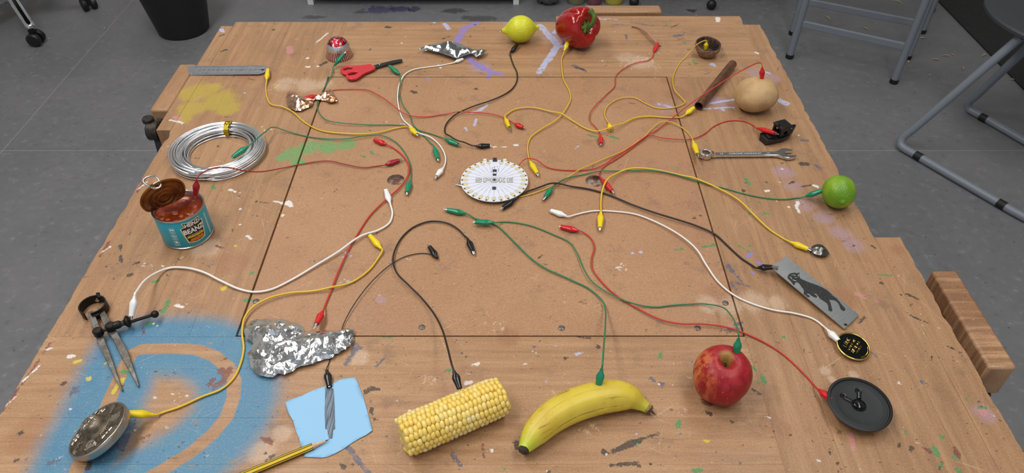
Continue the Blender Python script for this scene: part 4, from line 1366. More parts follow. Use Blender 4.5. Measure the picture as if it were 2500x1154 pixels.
km = [kernel_mesh(i) for i in range(3)]
hid = MB()
rc = random.Random(3)
NR, NK = 17, 23
topc = []
viewd = (cm.inverted().to_3x3() @ (Vector((0, 0, CAMH)) - Vector((o.location.x, o.location.y, 0)))).normalized()
va = math.atan2(viewd.y, viewd.x)
nker = 0
for r_ in range(NR):
    a = va + 2 * PI * (r_ + 0.5) / NR
    da = abs((a - va + PI) % (2 * PI) - PI)
    ph = rc.uniform(0, 1)
    kk = NK + rc.choice((0, 0, 1))
    for k in range(kk):
        s = (k + ph * .7 + .25) / (kk + .6)
        tap = 1.0 - 0.10 * max(0, (0.18 - s) / 0.18) ** 2 - 0.16 * max(0, (s - 0.86) / 0.14) ** 2
        a2 = a + rc.uniform(-.03, .03) + (rc.uniform(-.08, .08) if s < .16 or s > .88 else 0)
        rad_ = RC * tap * rc.uniform(.965, 1.0)
        zz = s * L + rc.uniform(-.0004, .0004)
        loc = Vector((math.cos(a2) * (rad_ - .0026), math.sin(a2) * (rad_ - .0026), zz))
        m4 = cm @ Matrix.Translation(loc) @ Matrix.Rotation(a2, 4, 'Z') @ Matrix.Rotation(rc.uniform(-.12, .12), 4, 'X') @ Matrix.Diagonal((.0040, PI * RC * tap / NR * 1.10, L / kk * .555 * rc.uniform(.95, 1.05), 1))
        if da < PI * 0.60 and nker < 290:
            i = 0 if rc.random() < .62 else 1
            if rc.random() < .05 or (da > PI * .38 and rc.random() < .4):
                i = 2
            ko = bpy.data.objects.new('kernel', km[i])
            C.objects.link(ko)
            ko.parent = o
            ko.matrix_local = m4
            nker += 1
        else:
            g_ = MB().ball((0, 0, 0), 1, 6, 4).xf(m4)
            hid.add(g_.v, g_.f)
hid.build('underside_kernels', m_kern[0], o, 60, kind='stuff')
for k in range(7):
    e0 = cm @ Vector((rc.uniform(-.012, .012), rc.uniform(-.012, .012), L * (.0 if k < 3 else 1)))
    MB().tube(bez([e0, e0 + Vector((rc.uniform(-.004, .004), -.004, .001)), e0 + Vector((rc.uniform(-.010, .010), -.008, -.006))], 4), .0003, 4).build('silk_thread', mat('corn_silk', (222, 200, 150), 0.6), o, kind='stuff')

# ---- blue paper with graphite stroke
out = [(697, 985), (712, 977), (740, 966), (768, 952), (790, 945), (806, 940), (823, 931), (838, 925), (855, 923), (868, 922), (876, 940), (888, 972), (900, 1015), (910, 1052), (895, 1063), (880, 1070), (858, 1083), (840, 1096), (818, 1108), (800, 1116), (782, 1118), (760, 1117), (742, 1116), (748, 1104), (735, 1088), (731, 1072), (722, 1050), (717, 1030), (706, 1012)]
o = thing('blue_paper', 'torn sheet of pale blue paper with a shaded graphite stripe', 'paper', P(805, 1020))
pl = [P(a, b_) - o.location for a, b_ in out]
m_paper = mat('blue_paper', (142, 188, 222), 0.75, bump=0.04, bs=200)


def paper_z(p):
    p.z = p.z + 0.0012 + 0.0016 * max(0, noise.noise(Vector((p.x * 18, p.y * 18, 2)))) + (0.003 * max(0, -p.x / 0.05 - .6) if p.x < 0 else 0.002 * max(0, p.x / .05 - .7))
    return p


def fine_poly(pl_, step, seed=1):
    """outline + inner points, triangulated"""
    xs = [p.x for p in pl_]
    ys = [p.y for p in pl_]
    rg = random.Random(seed)
    inner = []
    y = min(ys)
    while y < max(ys):
        x = min(xs)
        while x < max(xs):
            px, py = x + rg.uniform(-.35, .35) * step, y + rg.uniform(-.35, .35) * step
            if inside(px, py, pl_):
                inner.append(Vector((px, py)))
            x += step
        y += step
    pts = [Vector((p.x, p.y)) for p in pl_] + inner
    n = len(pl_)
    V, E, Fc, _, _, _ = delaunay_2d_cdt(pts, [(i, (i + 1) % n) for i in range(n)], [], 0, 1e-7)
    keep = []
    for f in Fc:
        cx = sum(V[i].x for i in f) / 3
        cy = sum(V[i].y for i in f) / 3
        if inside(cx, cy, pl_):
            f = list(f)
            if (V[f[1]] - V[f[0]]).cross(V[f[2]] - V[f[0]]) < 0:
                f.reverse()
            keep.append(tuple(f))
    return V, keep


V, K = fine_poly(pl, 0.006)
po = MB().add([paper_z(Vector((p.x, p.y, 0))) for p in V], K).build('sheet', m_paper, o, 60)
sm_ = po.modifiers.new('thickness', 'SOLIDIFY')
sm_.thickness = 0.0002
gr = [(794, 948), (800, 944), (806, 946), (815, 951), (817, 980), (818, 1012), (819, 1048), (814, 1052), (813, 1070), (809, 1073), (803, 1071), (799, 1050), (795, 1049), (793, 1010), (794, 975)]
gl = [P(a, b_) - o.location for a, b_ in gr]
V, K = fine_poly(gl, 0.004)
t = NT('graphite')
nz = t.noise(t.coord((230, 9, 1), (0, 0, 0.02)), 3.0, 3.0, 0.6)
m_gra = t.base(t.mix(t.step(nz, 0.42, 0.66), rgb(64, 70, 80), rgb(120, 140, 160)), 0.45, 0.1)
MB().add([paper_z(Vector((p.x, p.y, 0.0002))) for p in V], K).build('graphite_stripe', m_gra, o, 60)

# ---- pencil
tip = P(806, 1073, 0.0036)
mid = P(611, 1154, 0.0036)
d = (mid - tip).normalized()
o = thing('pencil', 'yellow and black striped hexagonal pencil pointing at the graphite stripe', 'pencil', (tip.x, tip.y, TT + .0013))
t0 = Vector((0, 0, 0.0036 - .0013 + .0013))
pm = axis_mat(t0, d, 0.0) @ Matrix.Rotation(PI / 6, 4, 'Z')
R6 = 0.0037


def hexr(r, z, n=6):
    return [pm @ Vector((r * math.cos(PI / 3 * k), r * math.sin(PI / 3 * k), z)) for k in range(n)]


MB().rings([hexr(R6, .0215), hexr(R6, .17)]).build('barrel', mat('yellow_lacquer', (222, 186, 44), 0.3), o, 0)
b = MB()
for k in range(0, 6, 1):
    e = [pm @ (Vector((math.cos(PI / 3 * k), math.sin(PI / 3 * k), 0)) * (R6 + .00012) + Vector((0, 0, z))) for z in (.0205, .1705)]
    b.tube(e, 0.00042, 5)
b.build('black_stripe', mat('black_lacquer', (26, 24, 20), 0.3), o, 30, kind='stuff')
MB().rings([[pm @ Vector((r * math.cos(PI / 6 * k), r * math.sin(PI / 6 * k), z)) for k in range(12)] for r, z in ((.0009, .0050), (.0035, .0225))]).build('sharpened_wood', mat('pencil_wood', (214, 178, 140), 0.6, c2=(196, 156, 116), vs=300), o, 30)
MB().rings([[pm @ Vector((r * math.cos(PI / 6 * k), r * math.sin(PI / 6 * k), z)) for k in range(12)] for r, z in ((.0001, .0), (.00095, .0052))]).build('lead', mat('pencil_lead', (52, 52, 56), 0.35, 0.3), o, 30)
# ---- crumpled foils


def crumple(outline, loc, step, dome, seed, amp, m, name, zedge=0.002, big=22.0, thick=0.0004, jag=0.0, sharp=True):
    rg = random.Random(seed)
    pl_ = []
    n = len(outline)
    for i in range(n):
        a = P(*outline[i]) - loc
        b_ = P(*outline[(i + 1) % n]) - loc
        k = max(1, int((b_ - a).length / step))
        for j in range(k):
            p = a.lerp(b_, j / k)
            pl_.append(Vector((p.x + rg.uniform(-jag, jag), p.y + rg.uniform(-jag, jag), 0)))
    V, K = fine_poly(pl_, step, seed)
    nb = len(pl_)
    cx = sum(p.x for p in pl_) / nb
    cy = sum(p.y for p in pl_) / nb
    vs = []
    off = Vector((seed * 3.1, seed * 1.7, 0.3))
    for i, p in enumerate(V):
        de = min(seg1(p, pl_[j], pl_[(j + 1) % nb]) for j in range(0, nb)) if True else 0
        e = min(1, de / 0.024)
        q3 = Vector((p.x, p.y, 0))
        r1 = 1 - abs(noise.noise(q3 * big + off)) * 2.2
        r2 = 1 - abs(noise.noise(q3 * big * 2.3 + off * 2)) * 2.2
        r3 = 1 - abs(noise.noise(q3 * big * 5.1 + off * 3)) * 2.0
        r4 = noise.noise(q3 * big * 11 + off)
        z = zedge + dome * (e ** 0.8) * (0.75 + 0.35 * r1) + amp * (r2 * 0.8 + r3 * 0.45 + r4 * 0.22) * (0.3 + 0.7 * e)
        vs.append(Vector((p.x, p.y, max(z, 0.0006))))
    o_ = MB().add(vs, K).build(name, m, None, 0 if sharp else 30)
    md = o_.modifiers.new('thickness', 'SOLIDIFY')
    md.thickness = thick
    o_.location = loc
    return o_


def seg1(p, a, b_):
    dx, dy = b_.x - a.x, b_.y - a.y
    L = dx * dx + dy * dy + 1e-12
    k = max(0, min(1, ((p.x - a.x) * dx + (p.y - a.y) * dy) / L))
    return math.hypot(p.x - a.x - k * dx, p.y - a.y - k * dy)


m_foil = mat('aluminium_foil', (236, 237, 240), 0.15, 1.0, bump=0.3, bs=110, bd=0.003)
m_cfoil = mat('copper_foil', (252, 214, 190), 0.16, 1.0, c2=(240, 176, 134), vs=30, bump=0.2, bs=300, bd=0.002)
m_silver = mat('silver_wrapper', (206, 210, 212), 0.10, 1.0, bump=0.15, bs=90, bd=0.003)
fo = [(580 + x / 7.213, 780 + y / 7.213) for x, y in [(130, 230), (200, 110), (330, 40), (440, 35), (620, 30), (800, 25), (900, 60), (1000, 90), (1130, 150), (1200, 260), (1300, 230), (1420, 235), (1560, 225), (1700, 230), (1850, 205), (1980, 205), (2070, 215), (2045, 400), (2000, 510), (1800, 640), (1720, 660), (1690, 715), (1560, 720), (1350, 815), (1060, 890), (1000, 960), (830, 1010), (720, 1000), (640, 1065), (480, 1050), (350, 1015), (280, 930), (230, 800), (205, 640), (270, 520), (280, 460), (200, 400), (140, 330)]]
foil = crumple(fo, P(730, 860), 0.0044, 0.010, 5, 0.0066, m_foil, 'foil_sheet', 0.004, 14.0, jag=0.0010)
tag(foil, 'large crumpled sheet of silver kitchen foil above the blue paper', 'foil')
co = [(690 + x / 14.43, 210 + y / 14.43) for x, y in [(1190, 530), (1300, 560), (1470, 545), (1560, 600), (1700, 650), (1850, 620), (1950, 600), (1920, 500), (1860, 400), (1770, 230), (1700, 190), (1550, 220), (1400, 300), (1250, 380), (1190, 400), (1100, 430), (950, 440), (780, 420), (640, 400), (530, 320), (420, 265), (250, 260), (150, 330), (150, 500), (180, 760), (300, 880), (470, 940), (650, 935), (850, 850), (1030, 760), (1100, 620)]]
cf = crumple(co, P(750, 250), 0.0044, 0.010, 9, 0.0060, m_cfoil, 'copper_foil', 0.003, 20.0, jag=0.0010)
tag(cf, 'crumpled twist of shiny copper foil left of the red scissors', 'foil')
wo = [(1010 + x / 13.16, 90 + y / 13.16) for x, y in [(160, 530), (350, 440), (800, 320), (1050, 290), (1350, 300), (1420, 310), (1600, 380), (1710, 450), (1800, 450), (1930, 545), (2050, 545), (2250, 540), (2360, 545), (2240, 690), (2000, 775), (1930, 690), (1830, 660), (1400, 820), (1260, 780), (850, 640), (350, 525), (180, 550)]]
wr = thing('snack_wrapper', 'flattened silver snack wrapper on the far side left of the lemon', 'wrapper', P(1105, 130))
wf = crumple(wo, P(1105, 130), 0.0045, 0.012, 3, 0.0022, m_silver, 'silver_sheet', 0.009, 15.0, sharp=False)
wf.parent = wr
wf.location = (0, 0, 0)
wb_ = crumple([(x, y) for x, y in wo], P(1105, 130), 0.008, 0.001, 4, 0.001, m_silver, 'under_sheet', 0.001, 15.0, sharp=False)
wb_.parent = wr
wb_.location = (0, 0, 0)
for v_ in wb_.data.vertices:
    v_.co.x *= 0.84
    v_.co.y = v_.co.y * 0.7 + 0.012
    v_.co.z = 0.0005 + v_.co.z * 0.35

# ---- wrapped teacake
q = P(829, 137, 0)
o = thing('wrapped_teacake', 'domed chocolate teacake in red and silver striped foil', 'cake', (q.x, q.y, TT), (0, 0, 0))


def cake_mat(kind):
    t = NT('cake_foil_' + kind)
    v = t.coord()
    nz = t.noise(v, 140.0, 3.0, 0.6)
    nb = t.noise(t.coord((1, 1, .25)), 200.0, 3.0, .6)
    if kind == 'skirt':
        gr_ = t.new('ShaderNodeTexGradient', gradient_type='RADIAL')
        t.link(v, gr_.inputs[0])
        sw = t.math('SINE', t.math('MULTIPLY', gr_.outputs[0], 2 * PI * 38))
        c_ = t.mix(t.step(sw, -0.1, 0.4), rgb(212, 204, 202), rgb(150, 22, 34))
        t.bump(nb, 0.5, 0.002)
    elif kind == 'band':
        c_ = rgb(204, 206, 208)
        t.bump(nb, 0.7, 0.003)
    else:
        c_ = t.mix(t.step(t.noise(v, 190.0, 2.0), 0.55, 0.60), rgb(168, 22, 40), rgb(224, 200, 200))
        t.bump(nz, 0.8, 0.003)
    return t.base(c_, 0.2, 0.85)


n_ = 64
MB().lathe(smooth_prof(mm([(24, 0.3), (27.2, 1), (26.2, 6), (25, 12), (24, 18.5)]), 3), 96, None, lambda a, z: 1 + .014 * math.sin(38 * a) * (1 - z / .022)).build('striped_skirt', cake_mat('skirt'), o, 50)
MB().lathe(smooth_prof(mm([(24, 18.5), (23.6, 22), (22.4, 27), (19.8, 31.5)]), 3), 72, None, lambda a, z: 1 + .012 * math.sin(23 * a + z * 900)).build('silver_band', cake_mat('band'), o, 50)
MB().lathe(smooth_prof(mm([(19.8, 31.5), (16.5, 36), (11, 39.6), (5, 41.2), (0, 41.6)]), 4), 60, None, lambda a, z: 1 + .02 * math.sin(9 * a + z * 700) * math.sin(z * 500)).build('red_cap', cake_mat('cap'), o, 40)

# ---- scissors
o = thing('scissors', 'small red handled scissors on the far left of the bench', 'scissors', P(890, 172))


def scpx(pts, k=12.82, ox=820, oy=130):
    return [P(ox + x / k, oy + y / k) - o.location for x, y in pts]


m_redpl = mat('red_plastic', (196, 40, 50), 0.38)
m_blade = mat('dark_blade', (70, 74, 74), 0.35, 0.8, c2=(50, 60, 54), vs=150)
for outer, hole, z0, z1 in (([(1110, 405), (1130, 440), (1125, 475), (1000, 510), (850, 560), (700, 610), (560, 660), (430, 710), (330, 730), (230, 715), (165, 660), (160, 580), (190, 520), (280, 480), (400, 462), (600, 455), (800, 445), (960, 425)], [(235, 600), (250, 560), (320, 520), (430, 505), (530, 515), (540, 540), (480, 580), (380, 600), (290, 612)], 1.5, 6.0),
                            ([(1215, 490), (1255, 530), (1245, 575), (1100, 640), (950, 700), (850, 760), (740, 840), (640, 895), (500, 910), (390, 890), (330, 830), (335, 750), (400, 690), (500, 650), (640, 620), (800, 580), (960, 535), (1100, 485)], [(385, 770), (410, 720), (500, 690), (620, 680), (700, 690), (690, 725), (600, 765), (480, 790), (410, 790)], 3.0, 8.0)):
    MB().plate([(p.x, p.y) for p in scpx(outer)], z0 * MM, z1 * MM, [[(p.x, p.y) for p in scpx(hole)]]).build('handle', m_redpl, o, 30, bevel=.0012)
for pts, z0, z1 in (([(1090, 470), (1300, 400), (1500, 350), (1800, 275), (2060, 235), (2085, 255), (2085, 300), (1800, 345), (1500, 420), (1200, 500)], 3.0, 4.2), ([(1130, 500), (1300, 445), (1500, 395), (1800, 320), (2060, 265), (2080, 320), (1800, 385), (1500, 455), (1290, 520), (1200, 545)], 4.3, 5.5)):
    MB().plate([(p.x, p.y) for p in scpx(pts)], z0 * MM, z1 * MM).build('blade', m_blade, o, 20)
q = scpx([(1380, 415)])[0]
MB().lathe(mm([(0, 4), (2.2, 4), (2.2, 6.2), (1.6, 6.8), (0, 6.9)]), 14, Matrix.Translation((q.x, q.y, 0))).build('rivet', m_steel, o)

# ---- steel ruler
cs = [P(456, 161, .001), P(657, 160, .004), P(660, 181, .004), P(464, 183.5, .001)]
o = thing('steel_ruler', 'short scratched steel ruler on the left edge with millimetre markings', 'ruler')
cen = sum(cs, Vector()) / 4
ux = ((cs[1] + cs[2]) - (cs[0] + cs[3])).normalized()
uy = (cs[0] + cs[1]) - (cs[3] + cs[2])
uy = (uy - ux * uy.dot(ux)).normalized()
uz = ux.cross(uy)
o.matrix_world = Matrix(((ux.x, uy.x, uz.x, cen.x), (ux.y, uy.y, uz.y, cen.y), (ux.z, uy.z, uz.z, cen.z), (0, 0, 0, 1)))
ri = o.matrix_world.inverted()
lc = [ri @ p for p in cs]
hw = lc[1].x
hh = lc[1].y
outl = [(lc[3].x, lc[3].y), (hw - .012, -hh), (hw - .004, -hh * .75), (hw, -hh * .3), (hw, hh * .3), (hw - .004, hh * .8), (hw - .012, hh), (lc[0].x, lc[0].y)]
m_rul = mat('ruler_steel', (172, 174, 180), 0.36, 0.85, c2=(150, 154, 162), vs=60, scale=(1, 5, 1), bump=.05)
MB().plate(outl, -0.0005, 0.0005, [circ(hw - .009, 0, .003, 14)]).build('steel_blade', m_rul, o, 20)
b = MB()
x0 = lc[3].x + .004
per = 0.01405
for i in range(0, 151, 2):
    ln = .0085 if i % 10 == 0 else (.006 if i % 5 == 0 else .0042)
    x = x0 + i / 10 * per / 1.0
    if i / 10 * per > 2 * hw - .022:
        break
for cmn in range(0, 151, 2):
    x = x0 + cmn * 0.00094
    ln = .009 if cmn % 10 == 0 else .005
    for yy, sg in ((hh - .0006, -1), (-hh + .0006, 1)):
        b.box(x - .00016, x + .00016, min(yy, yy + sg * ln), max(yy, yy + sg * ln), .0005, .00056)
for k in range(1, 16):
    vs, fs = text_geo(str(k * 10), 0.0062 if k % 5 else .0085)
    b.add([Vector((x0 + k * .0094, 0.0, .00056)) + Vector((p.x * .8, p.y * 1.15, 0)) for p in vs], fs)
b.build('printed_scale', mat('ruler_print', (66, 68, 76), 0.6), o, 0, kind='stuff')

# ---- coil of wire
q = P(536, 372, 0.004)
o = thing('wire_coil', 'thick coil of shiny aluminium wire tied with a gold twist', 'wire coil', (q.x, q.y, TT))
m_aw = mat('aluminium_wire', (228, 229, 232), 0.24, 1.0)
rw = 0.00165
rg = random.Random(21)
pts = []
slots = []
for lay in range(5):
    for k in range(7 if lay < 4 else 5):
        slots.append((0.0775 - k * 0.0036 - (0.0018 if lay % 2 else 0) - (0.004 if lay == 0 and k > 4 else 0), rw + lay * 0.0036))
slots = slots[:34]
rg.shuffle(slots)
ca, cb, a0 = 0, 0, 0
for i, (r_, z) in enumerate(slots):
    exx, exy = rg.uniform(-.003, .003), rg.uniform(-.003, .003)
    tz = rg.uniform(-.0016, .0016)
    ph = rg.uniform(0, 6.28)
    nxt = slots[(i + 1) % len(slots)]
    for k in range(64):
        a = 2 * PI * k / 64
        s = k / 64
        bl_ = sm(np.array(s), .8, 1.0).item()
        rad_ = r_ * (1 - bl_) + nxt[0] * bl_
        zz = z * (1 - bl_) + nxt[1] * bl_
        env = math.sin(PI * s) ** .5
        pts.append(Vector((math.cos(a - 1.2) * rad_ + exx * env, math.sin(a - 1.2) * rad_ + exy * env, max(rw, zz + tz * math.sin(a + ph) * env))))
MB().tube(pts, rw, 7).build('wound_wire', m_aw, o, 80)
m_gt = mat('gold_tie', (196, 168, 40), 0.2, 1.0, bump=.4, bs=300)
for k in range(3):
    a = PI / 2 + 0.02 + (k - 1) * 0.055
    d = Vector((math.cos(a), math.sin(a), 0))
    MB().tube([d * (0.0645 + 0.0158 * math.cos(u)) + Vector((0, 0, 0.0098 + 0.0112 * math.sin(u))) + Vector((math.sin(u * 2) * .0008, 0, 0)) for u in np.linspace(0, 2 * PI, 25)[:-1]], 0.0014, 6, closed=True).build('gold_tie', m_gt, o, 60)
dk = Vector((math.cos(PI / 2 + .02), math.sin(PI / 2 + .02), 0)) * .0645 + Vector((0, 0, .0215))
MB().ball(dk, (.004, .003, .0022), 10, 6).build('twist_knot', m_gt, o, 40)

# ---- bean tin
q = P(461, 570, 0)
o = thing('bean_tin', 'small open teal tin of baked beans near the wire coil', 'tin', (q.x, q.y, TT))
RT, HT = 0.0372, 0.0565
m_tin = mat('tin_metal', (190, 188, 184), 0.25, 1.0)
m_teal = mat('teal_label', (34, 150, 168), 0.35)
MB().lathe([(0, 0.0004), (RT - .002, 0.0004), (RT, .001), (RT + .0006, .002), (RT + .0004, .0034), (RT - .0008, .004)], 56).build('bottom_rim', m_tin, o, 50)
MB().lathe([(RT - .0008, .004), (RT - .0004, .0046), (RT - .0004, HT - .004), (RT - .0008, HT - .0034)], 64).build('label_wrap', m_teal, o, 50)
MB().lathe([(RT - .0008, HT - .0034), (RT + .0004, HT - .003), (RT + .0007, HT - .001), (RT, HT), (RT - .001, HT), (RT - .0022, HT - .0012), (RT - .0024, HT - .012)], 56).build('top_rim', m_tin, o, 50)
t = NT('tomato_sauce')
v = t.coord()
n1 = t.noise(v, 60.0, 2.0)
t.bump(n1, 0.3, 0.003)
m_sauce = t.base(t.mix(t.step(n1, 0.4, 0.65), rgb(104, 34, 14), rgb(132, 52, 22)), 0.14)
b = MB()
rings = []
for i in range(13):
    rr0 = (RT - .0024) * (i / 12)
    rings.append([Vector((rr0 * math.cos(a), rr0 * math.sin(a), HT - .0095)) for a in np.linspace(0, 2 * PI, 49)[:-1]])
rings[0] = [Vector((1e-5 * math.cos(a), 1e-5 * math.sin(a), HT - .0095)) for a in np.linspace(0, 2 * PI, 49)[:-1]]
bn = [(-.018, -.020), (-.010, -.022), (.008, -.014), (.016, -.010), (-.022, -.012), (.004, -.026), (.018, -.018), (-.004, -.008)]
for r_ in rings:
    for p in r_:
        p.z += sum(.0016 * math.exp(-((p.x - x) ** 2 + (p.y - y) ** 2) / .0045 ** 2) for x, y in bn) + .0004 * noise.noise(p * 160)
b.rings(rings, caps=False)
b.build('sauce', m_sauce, o, 80)
m_bean = mat('baked_bean', (156, 78, 38), 0.22)
for x, y in bn:
    MB().ball((x, y, HT - .0098), (.0052, .0038, .0021), 12, 8).build('bean', m_bean, o, 80)
# lid, bent up along the back left rim
h0 = P(364, 517, HT) - o.location
h1 = P(448, 480, HT) - o.location
hm = (h0 + h1) / 2
hd = (h1 - h0)
hd.z = 0
hd.normalize()
hn = Vector((-hd.y, hd.x, 0))
if hn.dot(hm) < 0:
    hn = -hn
tl = math.radians(104)
lu = hn * math.cos(tl) + Vector((0, 0, math.sin(tl)))
lw = hd.cross(lu).normalized()
if lw.dot(-hn) < 0:
    lw = -lw
RL = 0.0335
lcn = hm + lu * (RL * 0.52)


def lid_pt(u, v_, w_):
    curl = -0.16 * (u * u) / RL + 0.0
    return lcn + hd * u + lu * v_ + lw * (w_ + curl * 0.35)


m_lidin = mat('lid_lacquer', (142, 88, 34), 0.3, 0.65, c2=(104, 60, 26), vs=50)
rings = []
for r_, w_ in [(1e-5, 0), (.006, 0), (.0072, .0009), (.0084, 0), (.0130, 0), (.0142, .0011), (.0156, 0), (.0208, 0), (.0222, .0012), (.0238, 0), (.0300, 0), (.0316, .0010), (.0336, -.0004), (RL, -.0006)]:
    ring = []
    for k in range(60):
        a = 2 * PI * k / 60
        u, v_ = r_ * math.cos(a) * (1 if r_ < .02 else 1), r_ * math.sin(a)
        v_ = max(v_, -RL * 0.56)
        ring.append(lid_pt(u, v_, w_))
    rings.append(ring)
MB().rings(rings + [[p - lw * .0006 for p in r_] for r_ in rings[::-1]], caps=False).build('lid', m_lidin, o, 40)
pc = lcn + lu * (RL * .88) - lw * .002 - hd * .006
b = MB()
pd = (-lw * .9 + lu * .25 - hd * .2).normalized()
ps = hd
b.tube([pc + pd * (x * MM) + ps * (y * MM) for x, y in bez([(-6, -4, 0), (-6, 4, 0), (2, 8, 0), (12, 8.6, 0), (16, 0, 0), (12, -8.6, 0), (2, -8, 0)], 5, True) for (x, y) in [(x, y)]] if False else [pc + pd * (p.x * MM) + ps * (p.y * MM) for p in bez([(-6, -4, 0), (-6, 4, 0), (2, 8, 0), (12, 8.6, 0), (16, 0, 0), (12, -8.6, 0), (2, -8, 0)], 5, True)], .0013, 7, closed=True)
b.tube([pc + pd * (p.x * MM) + ps * (p.y * MM) for p in bez([(-6, 0, 0), (-2.5, 4.2, 0), (1.5, 0, 0), (-2.5, -4.2, 0)], 5, True)], .0011, 6, closed=True)
b.tube([pc + pd * (2 * MM) + ps * (y * MM) for y in (-7.5, -3, 3, 7.5)], .0012, 6)
b.build('ring_pull', m_steel, o, 60)
# printed label, wrapped on the tin
LC = math.radians(-46)


def wrap(u, v_, off):
    a = LC + u / (RT * 1000)
    r_ = RT - .0004 + off
    return Vector((math.cos(a) * r_, math.sin(a) * r_, v_ * MM))


def wrapped(pts, off, m, name, dens=2.5, kind=None):
    pl_ = []
    n = len(pts)
    for i in range(n):
        a, c_ = Vector(pts[i]), Vector(pts[(i + 1) % n])
        k = max(1, int((c_ - a).length / dens))
        for j in range(k):
            p = a.lerp(c_, j / k)
            pl_.append(Vector((p.x, p.y, 0)))
    V, K = fine_poly(pl_, dens)
    return MB().add([wrap(p.x, p.y, off) for p in V], K).build(name, m, o, 60, kind=kind)


m_cream = mat('label_cream', (226, 208, 152), 0.4)
m_lblk = mat('label_black', (16, 16, 18), 0.35)
m_lwht = mat('label_white', (232, 230, 224), 0.4)
m_lyel = mat('label_yellow', (222, 186, 50), 0.4)
m_lorg = mat('label_bean_orange', (206, 122, 44), 0.4, c2=(176, 90, 30), vs=500)
key = [(-14, 50), (-4, 48.6), (14, 50.5), (11.5, 42.5), (18.5, 42), (13.5, 11.5), (0, 9.5), (-13.5, 11.5), (-18.5, 40.5), (-11.5, 42)]
wrapped(key, .00022, m_cream, 'label_border')
wrapped([(x * .90, 31 + (y - 31) * .93) for x, y in key], .0004, m_lblk, 'label_badge')


def wrap_text(s, size, u, v_, off, m, name, sx=1.0, sy=1.0, offs=0.0):
    vs, fs = text_geo(s, size, offs)
    MB().add([wrap(u + p.x * sx, v_ + p.y * sy + 0.012 * p.x * p.x * 0, off) for p in vs], fs).build(name, m, o, 0)


wrap_text('HEINZ', 8.6, 0, 43.6, .0006, m_lwht, 'brand_lettering', 0.86, 1.05, 0.28)
wrap_text('BEANZ', 10.6, 0, 32.2, .0006, m_lwht, 'name_lettering', 0.92, 1.1, 0.36)
wrap_text('EST 1869', 2.0, 0, 37.9, .0006, m_cream, 'small_lettering', 1.2)
wrap_text('in a rich tomato sauce', 2.3, 0, 25.6, .0006, m_lwht, 'small_lettering')
wrapped([(-13, 24), (13, 24), (11.6, 22.2), (13, 20.4), (-13, 20.4), (-11.6, 22.2)], .00055, m_lyel, 'label_banner')
wrap_text('1 OF YOUR 5 A DAY', 2.4, 0, 22.2, .0007, m_lblk, 'banner_lettering', 0.9)
for x, y in [(-9, 13.6), (-4.5, 14.6), (0.5, 14), (5, 15.4), (9.2, 14.4), (-6.5, 17), (-1.6, 17.4), (3.6, 18), (8.4, 17.6)]:
    wrapped(circ(x, y, 3.0, 14, ry=1.9), .00056 + .00006 * (y - 13), m_lorg, 'printed_bean', 1.5)
b = MB()
for v_, k in ((40, 0), (28, 1), (16, 2)):
    u0 = -30
    for r0, r1 in ((4.2, 3.7),):
        ro = circ(u0, v_, r0, 24)
        ri_ = circ(u0, v_, r1, 24)
        vs = [wrap(x, y, .0003) for x, y in ro + ri_]
        b.add(vs, [(i, (i + 1) % 24, 24 + (i + 1) % 24, 24 + i) for i in range(24)])
    for (cx, cy, w_, h_) in ([(-1.6, 0, 1, 1.8), (1.6, 0, 1, 1.8), (0, 0, 1.2, .5)], [(-1, .6, .8, 1.4), (1, -.6, .8, 1.4), (0, 0, 1.8, .4)], [(0, 0.3, 1.7, 1.6), (1.2, -1, .8, .8)])[k]:
        b.add([wrap(u0 + cx + sx_ * w_, v_ + cy + sy_ * h_, .0003) for sx_, sy_ in ((-1, -1), (1, -1), (1, 1), (-1, 1))], [(0, 1, 2, 3)])
    b.add([wrap(u0 + sx_ * 4.6, v_ - 5.6 + sy_ * .35, .0003) for sx_, sy_ in ((-1, -1), (-.3, -1), (.3, -1), (1, -1), (1, 1), (.3, 1), (-.3, 1), (-1, 1))], [(0, 1, 6, 7), (1, 2, 5, 6), (2, 3, 4, 5)])
b.build('printed_icons', m_lwht, o, 0, kind='stuff')
b = MB()
for k in range(26):
    v_ = 8 + k * 1.5
    for u0 in (24.5, 26.5):
        b.add([wrap(u0 + (k % 3) * .3 + sx_ * .6, v_ + sy_ * .5, .0003) for sx_, sy_ in ((-1, -1), (1, -1), (1, 1), (-1, 1))], [(0, 1, 2, 3)])
b.build('torn_label_edge', m_lwht, o, 0, kind='stuff')

# ---- spring dividers
o = thing('dividers', 'old steel spring dividers with a bow spring and screw rod', 'dividers', P(265, 830))


def dp(pts, z=0.0):
    return [P(180 + x / 4.618, 700 + y / 4.618, z) - o.location for x, y in pts]


m_dsteel = mat('old_steel', (128, 124, 118), 0.42, 0.85, c2=(92, 86, 80), vs=70, bump=.15, bs=300)
m_dark = mat('blackened_steel', (40, 37, 35), 0.42, 0.7)
for pts, zt in (([(158, 290), (215, 268), (245, 320), (300, 470), (335, 560), (405, 740), (530, 1110), (540, 1142), (526, 1142), (470, 1050), (365, 830), (262, 610), (205, 430)], 0), ([(268, 240), (322, 225), (350, 275), (410, 365), (490, 510), (605, 710), (715, 1045), (722, 1102), (700, 1085), (635, 960), (530, 775), (440, 590), (345, 455), (300, 335)], 0)):
    pl_ = dp(pts, .008)
    b = MB().plate([(p.x, p.y) for p in pl_], 0.0060, 0.0092)
    ymin = min(p.y for p in pl_)
    for p in b.v:
        k = max(0, min(1, (p.y - ymin) / .11))
        p.z = p.z - .005 * (1 - k)
    b.build('leg', m_dsteel, o, 20, bevel=.0005)
q = dp([(226, 232)], .008)[0]
rings = []
